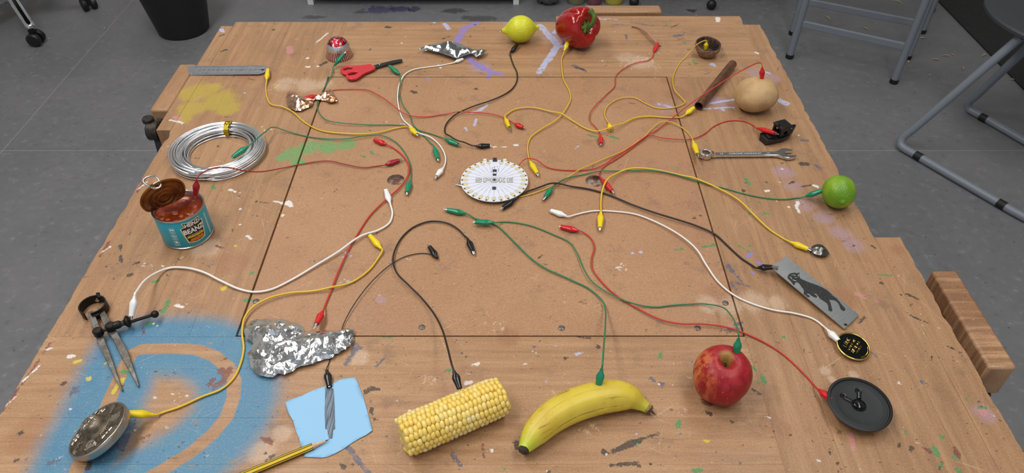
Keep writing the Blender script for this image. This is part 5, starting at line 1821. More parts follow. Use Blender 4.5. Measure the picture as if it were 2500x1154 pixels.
for k in range(41):
    a = math.radians(-74) + (2 * PI - math.radians(32)) * k / 40
    d = Vector((math.cos(a), math.sin(a), 0))
    c_ = Vector((q.x, q.y, 0))
    rings.append([c_ + d * r_ + Vector((0, 0, z)) for r_, z in ((.0160, .001), (.0176, .001), (.0176, .0145), (.0160, .0145))])
MB().rings(rings).build('bow_spring', m_dark, o, 40)
MB().tube([q + Vector((-.002, .0150, .0)), q + Vector((-.005, .026, .0))], .0027, 10).build('stud', m_dark, o, 40)
MB().lathe(mm([(0, 0), (3, 0), (3, 2), (1.6, 2.6), (0, 2.7)]), 12, axis_mat(q + Vector((-.0015, .0152, 0)), (0.1, -1, 0))).build('spring_nut', m_steel, o)
q2 = dp([(258, 300)], .010)[0]
MB().lathe(mm([(0, 6), (4.2, 6), (5.0, 9.8), (4.4, 11), (0, 11.4)]), 20, Matrix.Translation((q2.x, q2.y, 0))).build('pivot_disc', m_dark, o)
ra, rb_ = dp([(262, 515)], .0125)[0], dp([(915, 307)], .0125)[0]
MB().tube([ra, rb_], .0022, 10).build('screw_rod', m_dark, o)
MB().ball(rb_, .0052, 14, 10).build('rod_knob', m_dark, o, 80)
dr = (rb_ - ra).normalized()
for x, y, r_ in ((275, 510, .0062), (416, 450, .0062)):
    c_ = dp([(x, y)], .0125)[0]
    MB().lathe([(0, .0085), (r_, .0085), (r_, .0165), (r_ - .0012, .0178), (0, .018)], 18, Matrix.Translation((c_.x, c_.y, 0))).build('pivot_block', m_dark, o)
c_ = dp([(485, 430)], .0125)[0]
MB().lathe(mm([(0, 0), (4.6, 0), (5.4, 1.5), (5.4, 9), (4.4, 11), (3.4, 12), (3.6, 15), (8.2, 18.5), (8.6, 20.5), (7, 22), (4, 23.5), (0, 24)]), 20, axis_mat(c_ - dr * .006, dr)).build('adjusting_nut', m_dark, o, 35)

# ---- tingsha style cymbal
q = P(234, 1044, 0.023)
o = thing('hand_cymbal', 'tilted bronze hand cymbal with raised ornaments at lower left', 'cymbal', q)
o.matrix_world = axis_mat(q, (-0.46, 0.06, 1.0))
t = NT('aged_bronze')
v = t.coord()
n1 = t.noise(v, 110.0, 4.0, .65)
m_br = t.base(t.mix(t.step(n1, 0.38, 0.66), rgb(124, 112, 98), rgb(88, 78, 66)), 0.46, 0.9)
m_brs = mat('polished_bronze', (186, 176, 162), 0.26, 1.0)
RCY = 0.0372
MB().lathe(smooth_prof(mm([(0, 11.2), (3.0, 11.2), (3.2, 13.0), (8, 12.4), (12.4, 9.4), (15, 3.6), (16.6, 1.6), (17.4, 1.8), (18, .9), (26, 0.2), (34, -1.6), (35.4, -1.9)]), 3), 64).build('cymbal_face', m_br, o, 40)
MB().lathe(smooth_prof(mm([(35.4, -1.9), (36.6, -1.4), (37.4, -2.4), (37.4, -5.5), (36.6, -11), (35.6, -12.5), (35, -11)]), 2), 64).build('cymbal_rim', m_brs, o, 40)
MB().lathe(mm([(0, -7), (30, -9), (35.2, -11)]), 40).build('cymbal_back', m_br, o)
MB().lathe(mm([(1.7, 13.2), (2.0, 13.8), (3.4, 13.8), (3.8, 13.0)]), 20).build('centre_ring', m_brs, o, 40)
MB().lathe(mm([(0, 13.3), (1.8, 13.35), (1.8, 13.4)]), 14).build('hole_shade_disc', mat('hole_shade_black', (10, 9, 8), 0.9), o)  # black disc inside the ring, painted in place of a shaded hole
for k in range(12):
    a = 2 * PI * k / 12
    R_ = Matrix.Rotation(a, 4, 'Z')
    MB().tube([R_ @ Vector((x * MM, y * MM, (np.interp(x, [3, 8, 11, 12.4], [13.0, 12.4, 10.7, 9.4]) + .25) * MM)) for x, y in ((4.4, -.6), (8.0, -1.7), (10.6, 0), (8.0, 1.7), (4.4, .6))], .00065, 6).build('petal', m_brs, o)
ORN = [  # raised line ornaments, local mm around the plate (u along the tangent, v outwards)
    [[(-4, -3), (-4, 3), (4, 3), (4, -3), (-4, -3)], [(-4, 0), (4, 0)], [(0, -4.5), (0, 4.5)], [(-2, -4.5), (-2, 3)], [(2, -3), (2, 4.5)]],
    [[(-5, -4), (-2, -2), (0, 0), (2, 3), (6, 4.5)], [(-4, -2), (-2, -4)], [(-2.4, -.4), (0, -2.4)], [(-.6, 1.6), (2, -.6)], [(1.2, 3.6), (4, 1.4)]],
    [[(-5, 0), (-3, 4), (0, 1), (3, 4), (5, 0), (3, -3), (0, -1), (-3, -3), (-5, 0)], [(-6, 4), (-4, 5)], [(4, 5), (6, 3)], circ(0, 1, 1.4, 9) + [(1.4, 1)]],
    [circ(0, 0, 4.8, 18) + [(4.8, 0)], circ(0, 0, 2.2, 10) + [(2.2, 0)], [(-5, 3), (-2, 1)], [(5, 3), (2, 1)], [(0, -5), (0, -2)], [(-3, -4), (-1, -2)]],
    [circ(0, 2, 1.6, 9) + [(1.6, 2)], circ(-2.6, 0, 1.5, 9) + [(-1.1, 0)], circ(2.6, 0, 1.5, 9) + [(4.1, 0)], circ(0, -2.4, 1.6, 9) + [(1.6, -2.4)], [(-4, -4), (0, -5.4), (4, -4)], [(-4, 4), (-2, 2.6)], [(4, 4.6), (2, 3)]],
    [circ(0, 4.4, 1.4, 9) + [(1.4, 4.4)], [(0, 3), (-1, 1), (2, 0), (-2, -2), (2, -4), (0, -5.4)], [(-2.4, -1), (-1, -4)]],
    [circ(-2, -1, 2.2, 10) + [(.2, -1)], circ(2, -1, 2.2, 10) + [(4.2, -1)], [(-4, 3), (0, 2), (4, 3)], [(-3, -4.4), (3, -4.4)], [(-5, 1), (-4, 4)], [(5, 1), (4, 4)]],
    [[(-4, -4), (-4, 0), (0, 3), (4, 0), (4, -4), (-4, -4)], [(0, 3), (0, 5.4)], [(-2, -4), (-2, 0)], [(2, -4), (2, 0)], [(-5, 2), (5, 2)]]]
for k, orn in enumerate(ORN):
    a = 2 * PI * (k + .35) / 8
    b = MB()
    for ln in orn:
        pts = []
        for u, v_ in ln:
            r_ = 26.5 + v_ * 1.3
            aa = a + u * 1.35 / 26
            z = float(np.interp(r_, [18, 22, 26, 30, 34, 35.4], [.9, .6, .2, -.6, -1.6, -1.9]))
            pts.append(Vector((r_ * math.cos(aa), r_ * math.sin(aa), z + .35)) * MM)
        b.tube(pts, .0010, 6)
    b.build('ornament', m_brs, o, 50)

# ---- SPOKE board
q = P(1207, 439, 0.0075)
o = thing('circuit_board', 'round white circuit board with gold pads around its edge', 'circuit board', q)
RB = 0.0558
MB().lathe([(0, -.0016), (RB - .0002, -.0016), (RB, -.0014), (RB, -.0002), (RB - .0002, 0), (0, 0)], 96).build('board_disc', mat('white_board', (214, 216, 228), 0.4), o, 30)
m_pad = mat('gold_pad', (214, 202, 158), 0.35, 0.1)
m_silk = mat('silk_black', (34, 34, 40), 0.5)
pb = MB()
padsh = [(-.0046, -.0028), (.0016, -.0028)] + [(0.0016 + .0028 * math.sin(a), -.0028 * math.cos(a)) for a in np.linspace(.3, PI - .3, 7)] + [(.0016, .0028), (-.0046, .0028), (-.0062, .0018), (-.0066, 0), (-.0062, -.0018)]
p0 = MB().plate(padsh, 0.00002, 0.00012, [circ(.0021, 0, .0016, 12)]).build('contact_pad', m_pad, o, 0)
me_pad = p0.data
bpy.data.objects.remove(p0)
h0_ = MB().lathe([(0, .00004), (.0016, .00005), (.0016, .00006)], 12).build('pad_hole_shade', mat('pad_hole_shade', (52, 40, 30), 0.8), None, 0)  # dark disc closing each pad, the shade of a hole put into colour
me_hole = h0_.data
bpy.data.objects.remove(h0_)
tr = MB()
ol = MB()
for k in range(28):
    a = PI / 2 + 2 * PI * k / 28
    d = Vector((math.cos(a), math.sin(a), 0))
    if k:
        m4 = Matrix.Translation(d * (RB - .0046)) @ Matrix.Rotation(a, 4, 'Z')
        po = bpy.data.objects.new('contact_pad', me_pad)
        C.objects.link(po)
        po.parent = o
        po.matrix_local = m4
        ho = bpy.data.objects.new('pad_hole_shade', me_hole)
        C.objects.link(ho)
        ho.parent = po
        ho.matrix_local = Matrix.Translation((.0021, 0, 0))
        g_ = MB().tube([Vector((x, y, .00008)) for x, y in [(-.0046, -.0031), (-.0066, -.0022), (-.0071, 0), (-.0066, .0022), (-.0046, .0031), (.002, .0031)]] , .00016, 4).xf(m4)
        ol.add(g_.v, g_.f)
        g_ = MB().tube([Vector((.002, -.0031, .00008)), Vector((-.0046, -.0031, .00008))], .00016, 4).xf(m4)
        ol.add(g_.v, g_.f)
    if k not in (0,):
        tr.tube([d * .007 + Vector((0, 0, .00008)), d * (RB - .0118) + Vector((0, 0, .00008))], .00015, 4)
        s = d.cross(Vector((0, 0, 1)))
        for r_ in (.0285, .031, .0335):
            c_ = d * r_
            tr.tube([c_ - s * .0004 + Vector((0, 0, .0001)), c_ + s * .0004 + Vector((0, 0, .0001))], .0003, 4)
ol.add(tr.v, tr.f)
ol.build('trace_print', mat('trace_grey', (120, 122, 138), 0.5), o, 0, kind='stuff')
m_chip = mat('chip', (54, 56, 64), 0.4)
for x, y, w_, h_, z in ((0, .0245, .0034, .0030, .0012), (0, .0135, .0030, .0024, .0011), (0, -.0225, .0030, .0034, .0013)):
    MB().box(x - w_, x + w_, y - h_, y + h_, 0.0001, z).build('chip', m_chip, o, 0, bevel=.0003)
b = MB().box(-.0036, .0036, .0500, .0572, .0001, .0036)
bt = b.build('connector', m_chip, o, 0, bevel=.0004)
MB().lathe([(0, .0036), (.0013, .0036), (.0013, .0042), (0, .0043)], 12, Matrix.Translation((0, .0535, 0))).build('connector_pin', mat('pin_black', (14, 14, 16), 0.5), bt)
for x in (-.0172, .0168):
    MB().box(x - .0028, x + .0028, .0528, .0572, -.003, .0012).build('white_socket', mat('white_socket', (222, 220, 206), 0.4), o, 0, bevel=.0005)
b = MB()
for x, y in ((-.003, .034), (.004, .036), (-.004, .031), (.006, .029), (.007, .024), (-.006, .022), (-.002, .019), (.003, .0185)):
    b.box(x - .0007, x + .0007, y - .0006, y + .0006, .0001, .0003)
b.box(-.0003, .0003, .030, .037, .0001, .0003)
b.build('tiny_components', m_chip, o, 0, kind='stuff')
SPK = {'S': [bez([(3.3, 3.4, 0), (1.6, 4.8, 0), (-1.6, 4.8, 0), (-3.4, 2.9, 0), (-1.8, .7, 0), (1.8, -.7, 0), (3.4, -2.9, 0), (1.6, -4.8, 0), (-1.6, -4.8, 0), (-3.4, -3.4, 0)], 4)],
       'P': [[(-3, -4.8), (-3, 4.8)], bez([(-3, 4.8, 0), (.8, 4.8, 0), (3.2, 3.6, 0), (3.2, 1.2, 0), (.8, -.2, 0), (-3, -.2, 0)], 4)],
       'O': [[(5.0 * math.cos(a), 5.0 * math.sin(a)) for a in np.linspace(0, 2 * PI, 29)]],
       'K': [[(-3, -4.8), (-3, 4.8)], [(3.2, 4.8), (-2.6, .2)], [(-1, 1.3), (3.4, -4.8)]],
       'E': [[(3.2, 4.8), (-3, 4.8), (-3, -4.8), (3.2, -4.8)], [(-3, 0), (2.4, 0)]]}
for hw_, m, z, nm in ((2.15, m_silk, .00015, 'lettering_outline'), (1.78, m_lwht, .00025, 'lettering_halo'), (1.28, m_silk, .00035, 'lettering_edge'), (.66, m_lwht, .00045, 'lettering')):
    b = MB()
    zi = 0
    for ci, ch in enumerate('SPOKE'):
        for ln in SPK[ch]:
            ln = [Vector((p[0], p[1])) for p in ln]
            runs = [ln] if len(ln) > 6 else [ln[q_:q_ + 2] for q_ in range(len(ln) - 1)]
            for rn in runs:
                shut = (rn[0] - rn[-1]).length < .01
                n_ = len(rn)
                lft, rgt = [], []
                for q_, p in enumerate(rn):
                    a0_ = rn[q_ - 1] if q_ else (rn[-2] if shut else None)
                    a1_ = rn[q_ + 1] if q_ < n_ - 1 else (rn[1] if shut else None)
                    d_ = ((a1_ if a1_ is not None else p) - (a0_ if a0_ is not None else p)).normalized()
                    nv = Vector((-d_.y, d_.x))
                    lft.append(p + nv * hw_)
                    rgt.append(p - nv * hw_)
                zz = z + zi * 4e-6
                zi += 1
                tr_ = lambda p: Vector((((ci - 2) * 12.9 + p.x) * MM, (p.y - .4) * MM, zz))
                b.add([tr_(p) for p in lft + rgt], [(q_, n_ + q_, n_ + q_ + 1, q_ + 1) for q_ in range(n_ - 1)])
                if not shut:
                    for e_, f_ in ((rn[0], rn[1]), (rn[-1], rn[-2])):
                        d_ = (e_ - f_).normalized()
                        aa = math.atan2(d_.y, d_.x)
                        b.add([tr_(e_ + Vector((math.cos(aa + t_), math.sin(aa + t_))) * hw_) for t_ in np.linspace(-PI / 2, PI / 2, 10)], [tuple(range(10))])
    b.build(nm, m, o, 0)
MB().lathe([(0, .00050), (.0017, .00050), (.0017, .0006), (0, .0006)], 20, Matrix.Translation((0, -.0004, 0))).build('target_dot', m_silk, o, 0)
MB().lathe([(.0017, .00052), (.0034, .00052)], 28, Matrix.Translation((0, -.0004, 0))).build('target_ring', mat('target_grey', (120, 122, 130), 0.5), o, 0)
for k in range(4):
    a = PI / 4 + k * PI / 2
    MB().lathe([(0, -.0068), (.0028, -.0068), (.003, -.0016), (0, -.0016)], 12, Matrix.Translation((math.cos(a) * .036, math.sin(a) * .036, 0))).build('foot', m_castplastic, o)
# ================================================================ clip leads
LAID = []      # (x, y, z_centre, r) of everything laid so far


def clip_parts(parent, loc, tail, mouth, colour, jl=0.010, roll=0.0, open_=0.0, s=1.0):
    """insulated boot with two metal jaws; tail = wire end, mouth = where the jaws come out"""
    ax = (mouth - tail)
    L = ax.length
    ax.normalize()
    up = Vector((0, 0, 1))
    if abs(ax.z) > 0.9:
        up = Vector((0.3, -1, 0))
    sd = ax.cross(up).normalized()
    up = sd.cross(ax)
    if roll:
        R_ = Matrix.Rotation(roll, 3, ax)
        sd, up = R_ @ sd, R_ @ up
    prof = [(0.0, 1.3, 1.3), (0.0, 2.1, 2.0), (.10, 2.3, 2.2), (.15, 2.7, 2.5), (.24, 3.9, 3.3), (.34, 4.9, 3.9), (.42, 5.1, 4.0), (.52, 4.8, 3.8), (.70, 4.1, 3.5), (.88, 3.6, 3.2), (1.0, 3.4, 3.1), (1.0, 2.9, 2.5), (.93, 2.6, 2.2)]
    rings = []
    for x, w_, h in prof:
        ring = []
        for k in range(18):
            a = 2 * PI * k / 18
            ca, sa = math.cos(a), math.sin(a)
            ca = math.copysign(abs(ca) ** .8, ca)
            sa = math.copysign(abs(sa) ** .8, sa)
            ring.append(tail - loc + ax * (x * L) + sd * (w_ * s * MM * ca) + up * (h * s * MM * sa))
        rings.append(ring)
    boot = MB().rings(rings).build('clip_boot', BOOT[colour], parent, 50)
    if jl > 0:
        b = MB()
        for sg in (1, -1):
            st = mouth - ax * .006
            en = mouth + ax * jl
            h0, h1 = (1.9 + open_ * .3) * s * MM, (0.45 + open_) * s * MM
            rr2 = []
            for u, wd, hh in ((0, 2.3, h0), (.45, 2.2, h0 * .85 + h1 * .15), (.8, 1.6, h0 * .25 + h1 * .75), (1, 1.25, h1)):
                c_ = st.lerp(en, u) - loc + up * (sg * hh)
                w_ = wd * s * MM
                fl_ = 0.9 * s * MM * (1 - u * .6)
                rr2.append([c_ - sd * w_ - up * (sg * fl_), c_ - sd * w_, c_ - sd * (w_ * .5) + up * (sg * .35 * MM), c_ + sd * (w_ * .5) + up * (sg * .35 * MM), c_ + sd * w_, c_ + sd * w_ - up * (sg * fl_)] if sg > 0 else
                           [c_ + sd * w_ - up * (sg * fl_), c_ + sd * w_, c_ + sd * (w_ * .5) + up * (sg * .35 * MM), c_ - sd * (w_ * .5) + up * (sg * .35 * MM), c_ - sd * w_, c_ - sd * w_ - up * (sg * fl_)])
            b.rings(rr2)
        b.build('clip_jaw', m_steel, boot, 30)
    return boot


def cable(label, colour, r, A, pts, B, seed=0, boots=None, hover=1.0):
    """A, B = (tail px, mouth px, jaw length mm, {opts}); pts = wire pixels between the two tails"""
    r *= MM * 0.76
    ends = []
    for E_ in (A, B):
        tl, mo, jl = E_[0], E_[1], E_[2]
        op = E_[3] if len(E_) > 3 else {}
        t3 = P(tl[0], tl[1], (tl[2] if len(tl) > 2 else 4.2) * MM)
        m3 = P(mo[0], mo[1], (mo[2] if len(mo) > 2 else 4.2) * MM)
        ends.append((t3, m3, jl, op))
    loc = Vector((ends[0][0].x, ends[0][0].y, TT))
    o_ = thing('clip_lead', label, 'cable', loc, group='crocodile clip leads')
    raw = []
    for e in (0, 1):
        t3, m3 = ends[e][0], ends[e][1]
        d = (t3 - m3).normalized()
        if e == 0:
            raw = [t3 - d * .004, t3 + d * .003] + raw
        else:
            raw = raw + [t3 + d * .003, t3 - d * .004]
        if e == 0:
            for p in pts:
                raw.append(P(p[0], p[1], p[2] * MM if len(p) > 2 else r + .0003))
    path = bez(raw, 9)
    expl = [len(p) > 2 for p in pts]
    # light spring in the cable, and lifting over whatever already lies there
    n = len(path)
    S = [0.0]
    for i in range(1, n):
        S.append(S[-1] + (path[i] - path[i - 1]).length)
    Lt = S[-1]
    need = np.zeros(n)
    for i, p in enumerate(path):
        u = S[i] / Lt
        hv = hover * 0.0032 * math.sin(PI * u) * (0.5 + 0.5 * math.sin(S[i] * 26 + seed * 1.9))
        zt = max(p.z - TT, r + .0002)
        path[i] = Vector((p.x, p.y, TT + zt + max(0, hv)))
    LA = np.array(LAID) if LAID else np.zeros((0, 4))
    for i, p in enumerate(path):
        if S[i] < .006 or S[i] > Lt - .006:
            continue
        if len(LA):
            d = np.hypot(LA[:, 0] - p.x, LA[:, 1] - p.y)
            h = d < (LA[:, 3] + r) * 1.05
            if h.any():
                over = LA[h]
                zn = (over[:, 2] + over[:, 3] + r + .0002).max()
                # pass under things that are clearly above
                lowest = (over[:, 2] - over[:, 3]).min()
                if zn > p.z and p.z + r > lowest - .0006:
                    need[i] = zn - p.z
    if need.any():
        lift = np.zeros(n)
        Sa = np.array(S)
        for i in np.nonzero(need)[0]:
            lift = np.maximum(lift, need[i] * np.exp(-((Sa - Sa[i]) / .018) ** 2))
        for i in range(n):
            path[i] = path[i] + Vector((0, 0, lift[i]))
    bc = boots or colour
    MB().tube([p - loc for p in path], r, 8).build('wire', WIRE[colour], o_, 80)
    for i in range(0, n):
        LAID.append((path[i].x, path[i].y, path[i].z, r))
    for (t3, m3, jl, op) in ends:
        clip_parts(o_, loc, t3, m3, bc, jl * MM, **op)
        for k in range(9):
            q_ = t3.lerp(m3, k / 8)
            LAID.append((q_.x, q_.y, q_.z, .0042))
    return o_


# laid from the lowest to the topmost
cable('green clip lead running from the wrapped teacake along the panel joint', 'green', 1.25, ((816, 160, 7), (841, 130, 26), 4), [(812, 178, 4), (803, 195), (790, 218), (776, 245, 1.2), (776, 268, 1.2), (785, 285), (800, 297), (830, 303), (900, 306), (965, 305), (1000, 309), (1022, 320), (1040, 337), (1052, 350)], ((1060, 358), (1069, 388), 6), 1)
cable('white clip lead running from the silver snack wrapper to the panel', 'white', 1.7, ((1110, 152, 3.4), (1130, 144, 3.6), 0, {'s': .8}), [(1095, 156), (1075, 160), (1045, 164), (1012, 170), (990, 182), (975, 210), (971, 240), (975, 268), (985, 293), (1004, 312), (1025, 328), (1050, 337), (1070, 352), (1085, 375), (1088, 392)], ((1081, 411), (1066, 430), 7), 2)
cable('green clip lead running from the scissors blade to the black lead', 'green', 1.25, ((975, 181, 5), (952, 162, 8), 5), [(978, 192), (978, 208), (975, 230), (983, 258), (1001, 282), (1008, 303), (1022, 317), (1050, 326), (1070, 333)], ((1087, 339), (1118, 353), 5), 3)
cable('black clip lead running down from the yellow lemon', 'black', 1.7, ((1247, 127, 5), (1264, 108, 8), 4), [(1247, 140), (1253, 158), (1262, 178), (1261, 200), (1245, 222), (1205, 245), (1150, 265), (1112, 282), (1090, 303), (1086, 322), (1097, 339), (1120, 353), (1145, 357)], ((1162, 357), (1196, 355), 2), 4)
cable('red clip lead running from the copper foil across the upper panel', 'red', 1.25, ((775, 233, 7), (738, 241, 9), 3), [(790, 227, 5), (815, 220), (850, 218), (895, 221), (925, 238), (955, 260), (980, 278), (1005, 286), (1040, 286), (1080, 280), (1125, 278), (1175, 278), (1215, 284), (1240, 293)], ((1257, 302), (1277, 311), 4), 5, hover=2.2)
cable('yellow clip lead running from the steel ruler past the copper foil', 'yellow', 1.8, ((651, 195, 6), (654, 170, 8), 6), [(649, 215), (653, 240), (663, 257), (690, 263), (715, 275), (745, 300), (785, 319), (830, 326), (890, 329), (930, 324), (965, 314), (990, 310)], ((1001, 312, 7), (1018, 328, 7), 4), 6)
cable('yellow clip lead hanging from the red pepper down to the panel', 'yellow', 1.6, ((1378, 124, 8), (1389, 96, 22), 0), [(1371, 145), (1372, 170), (1376, 195), (1390, 222), (1393, 242), (1380, 270), (1358, 296), (1320, 318), (1296, 336), (1288, 358), (1290, 380)], ((1294, 394), (1312, 424), 6), 7)
cable('yellow clip lead leaving the brown shell bowl and looping to the panel', 'yellow', 1.3, ((1725, 103, 33), (1722, 120, 18), 5, {'s': .9}), [(1718, 100, 36), (1703, 108, 30), (1690, 121, 16), (1668, 145), (1648, 175), (1642, 200), (1648, 225), (1665, 243), (1672, 252), (1650, 262), (1605, 264), (1575, 252), (1548, 239), (1515, 241), (1485, 258), (1476, 278), (1482, 296)], ((1487, 302), (1491, 318), 1, {'s': .9}), 8)
cable('yellow clip lead running from the brown tube to an open silver jaw', 'yellow', 1.8, ((1674, 279, 5), (1694, 263, 9), 3), [(1662, 286), (1630, 287), (1585, 285), (1550, 290), (1515, 308), (1485, 322), (1460, 324), (1430, 314), (1395, 294), (1350, 276), (1300, 264), (1260, 267), (1240, 278)], ((1233, 288), (1243, 311), 10, {'roll': 1.4, 'open_': .5}), 9)
cable('red clip lead running from the thin copper strip to the panel', 'red', 1.2, ((1597, 127, 4), (1605, 106, 6), 3), [(1594, 138), (1583, 148), (1550, 156), (1518, 172), (1503, 188), (1501, 210), (1480, 232), (1458, 255), (1441, 277), (1441, 297), (1455, 312), (1463, 322)], ((1466, 332), (1467, 351), 5), 10)
cable('red clip lead running from the toy boat to the right finger hole', 'red', 1.25, ((1849, 313, 9), (1892, 325, 19), 8), [(1838, 306), (1815, 296), (1780, 295), (1745, 307), (1720, 327), (1690, 341), (1650, 343), (1610, 339), (1588, 333), (1566, 345), (1530, 371), (1502, 390), (1480, 403), (1466, 417), (1464, 428, 3)], ((1468, 436), (1494, 466), 7), 11)
cable('red clip lead standing in the potato and running under the circuit board', 'red', 1.3, ((1861, 166, 84), (1860, 192, 62), 0), [(1858, 154, 91), (1846, 155, 85), (1800, 178, 58), (1745, 213, 34), (1700, 243, 18), (1640, 289, 5), (1590, 328), (1545, 358), (1500, 385), (1478, 402), (1450, 412), (1400, 416), (1345, 411), (1310, 399), (1286, 396, 1.5), (1275, 400, 1.4)], ((1262, 410, 3), (1243, 426, 3), 5, {'s': .62}), 12, hover=.3)
cable('yellow clip lead holding the spanner and running beneath the circuit board', 'yellow', 1.2, ((1692, 345, 7), (1703, 376, 12), 12), [(1685, 332), (1665, 313), (1635, 302), (1612, 302), (1590, 317), (1565, 343), (1520, 369), (1470, 392), (1410, 420), (1370, 445), (1320, 466), (1280, 478), (1262, 480, 1.3)], ((1200, 470, 2.8), (1130, 454, 3.0), 14, {'s': .62}), 13)
cable('green clip lead running from the lime leftwards across the panel', 'green', 1.3, ((1967, 479, 6), (2008, 465, 22), 8), [(1950, 483), (1915, 487), (1870, 484), (1820, 474), (1770, 460), (1715, 447), (1660, 432), (1600, 420), (1540, 418), (1470, 420), (1415, 428), (1375, 443)], ((1348, 458), (1331, 481), 9, {'open_': .6}), 14)
cable('black clip lead running from the circuit board to the engraved plate', 'black', 1.9, ((1850, 653, 6), (1886, 652, 13), 8, {'open_': .8}), [(1835, 647), (1810, 630), (1780, 603), (1745, 572), (1700, 553), (1650, 538), (1600, 523), (1545, 502), (1490, 477), (1440, 462), (1390, 456), (1340, 455), (1300, 464), (1272, 477)], ((1257, 487), (1228, 507), 6), 15)
cable('white clip lead running from the enamel badge to the panel centre', 'white', 1.8, ((2021, 806, 6), (2047, 832, 7), 0), [(2008, 795), (1985, 779), (1940, 766), (1890, 758), (1840, 743), (1795, 722), (1755, 690), (1725, 650), (1700, 612), (1660, 578), (1600, 543), (1550, 523), (1500, 516), (1450, 515), (1410, 523)], ((1382, 527), (1345, 514), 3), 17)
cable('yellow clip lead arching from the small metal leaf to the panel', 'yellow', 2.0, ((1931, 591), (1973, 608, 6), 5), [(1912, 582), (1880, 562), (1840, 527), (1800, 490), (1750, 461), (1700, 441), (1645, 424), (1590, 415), (1545, 415), (1510, 425), (1484, 445), (1470, 470), (1467, 495)], ((1467, 518, 6), (1465, 556, 5), 6), 16, hover=1.5)
cable('red clip lead running from the loudspeaker across the lower right', 'red', 1.5, ((1999, 951, 8), (2031, 976, 15), 0), [(1985, 937), (1955, 904), (1910, 863), (1865, 835), (1820, 815), (1780, 802), (1720, 794), (1660, 793), (1615, 783), (1560, 755), (1500, 717), (1465, 683), (1446, 655), (1445, 628), (1451, 605), (1445, 585), (1430, 571)], ((1413, 563), (1369, 553), 2), 18)
cable('bright green clip lead standing in the banana', 'green', 1.5, ((1469, 901, 56), (1460, 946, 34), 0), [(1471, 888, 62), (1474, 845, 50), (1478, 790, 28), (1478, 760, 12), (1472, 736, 4), (1440, 706), (1390, 682), (1330, 655), (1295, 630), (1255, 590), (1215, 552), (1190, 541, 1.2), (1160, 533)], ((1137, 521), (1092, 512), 6), 20, hover=.4)
cable('dark green clip lead standing in the red apple', 'green', 1.3, ((1803, 827, 82), (1797, 868, 60), 0), [(1803, 815, 88), (1798, 795, 72), (1783, 770, 36), (1760, 751, 10), (1725, 744), (1680, 743), (1640, 745), (1600, 749), (1540, 742), (1490, 720), (1445, 690), (1425, 660), (1408, 618), (1390, 592), (1350, 572), (1300, 552), (1255, 543), (1225, 542)], ((1206, 543, 7.5), (1160, 542, 7.0), 3), 19)
cable('thick black clip lead stuck into the corn cob', 'black', 1.7, ((1108, 905, 42), (1122, 948, 34), 0), [(1103, 890, 44), (1093, 850, 38), (1080, 805, 24), (1062, 770, 10), (1035, 737), (1000, 703), (970, 672), (960, 640), (967, 605), (985, 575), (1012, 553), (1050, 541), (1090, 545), (1118, 560), (1135, 577)], ((1142, 584), (1155, 614), 6), 21, hover=1.6)
cable('thin black clip lead running from the blue paper under the foil', 'black', 0.9, ((798, 904, 4), (804, 943, 4), 1), [(800, 893, 2), (812, 862, 1.2), (832, 815, 1.2), (838, 795), (855, 762), (880, 725), (915, 683), (955, 646), (990, 626), (1030, 618), (1055, 622)], ((1067, 629), (1049, 603), 6), 22)
cable('red clip lead running from the crumpled kitchen foil up the panel', 'red', 1.7, ((788, 760, 8), (773, 790, 12), 9), [(793, 748), (810, 706), (823, 672), (850, 612), (875, 568), (905, 524), (945, 486), (975, 460), (996, 430), (998, 405), (985, 382), (962, 362)], ((943, 352), (914, 341), 2), 23, hover=.6)
cable('yellow clip lead running from the bronze cymbal round the kitchen foil', 'yellow', 2.0, ((374, 1012, 7), (306, 1008, 24), 4), [(395, 1008), (440, 993), (495, 968), (540, 950), (570, 923), (588, 885), (595, 850), (592, 810), (600, 775), (622, 750), (660, 730), (710, 717), (760, 712), (810, 705), (860, 688), (900, 660), (922, 632)], ((931, 607), (903, 575), 5), 24)
cable('white clip lead standing on the dividers rod and crossing the panel', 'white', 2.2, ((329, 722, 38), (321, 771, 20), 4), [(333, 712, 38), (352, 686, 24), (378, 668, 10), (410, 656), (450, 655), (495, 666), (540, 688), (585, 707), (620, 713), (660, 707), (710, 684), (770, 650), (830, 615), (885, 577), (925, 562), (950, 545), (958, 522), (955, 505)], ((952, 495), (942, 464), 5), 25)
cable('dark red clip lead dipping into the open bean tin', 'crimson', 1.3, ((480, 440, 92), (478, 476, 66), 9), [(484, 430, 97), (497, 420, 92), (525, 412, 72), (560, 412, 52), (600, 420, 34), (640, 420, 16), (690, 410, 4), (740, 400), (800, 394), (840, 402), (890, 410), (925, 405)], ((941, 402), (974, 391), 8), 26, hover=1)
cable('green clip lead clipped on the aluminium wire coil', 'green', 1.3, ((606, 357, 27), (569, 383, 21), 4, {'s': 1.1}), [(622, 344, 27), (645, 325, 20), (668, 311, 12), (700, 320, 4), (750, 333), (800, 340), (850, 341), (890, 335), (930, 333), (965, 347), (990, 375), (1003, 405), (1004, 430)], ((1001, 441), (994, 470), 6), 27)

# ================================================================ around the bench
# ---- bin
q = F(450, 72)
o = thing('waste_bin', 'plain black plastic waste bin on the floor at upper left', 'bin', q)
MB().lathe([(0, .001), (.094, .001), (.100, .006), (.128, .17), (.148, .33), (.154, .335), (.154, .345), (.146, .345), (.126, .17), (.096, .010), (0, .008)], 48).build('bin_body', mat('bin_plastic', (20, 20, 21), 0.5, bump=.05, bs=300), o, 40)

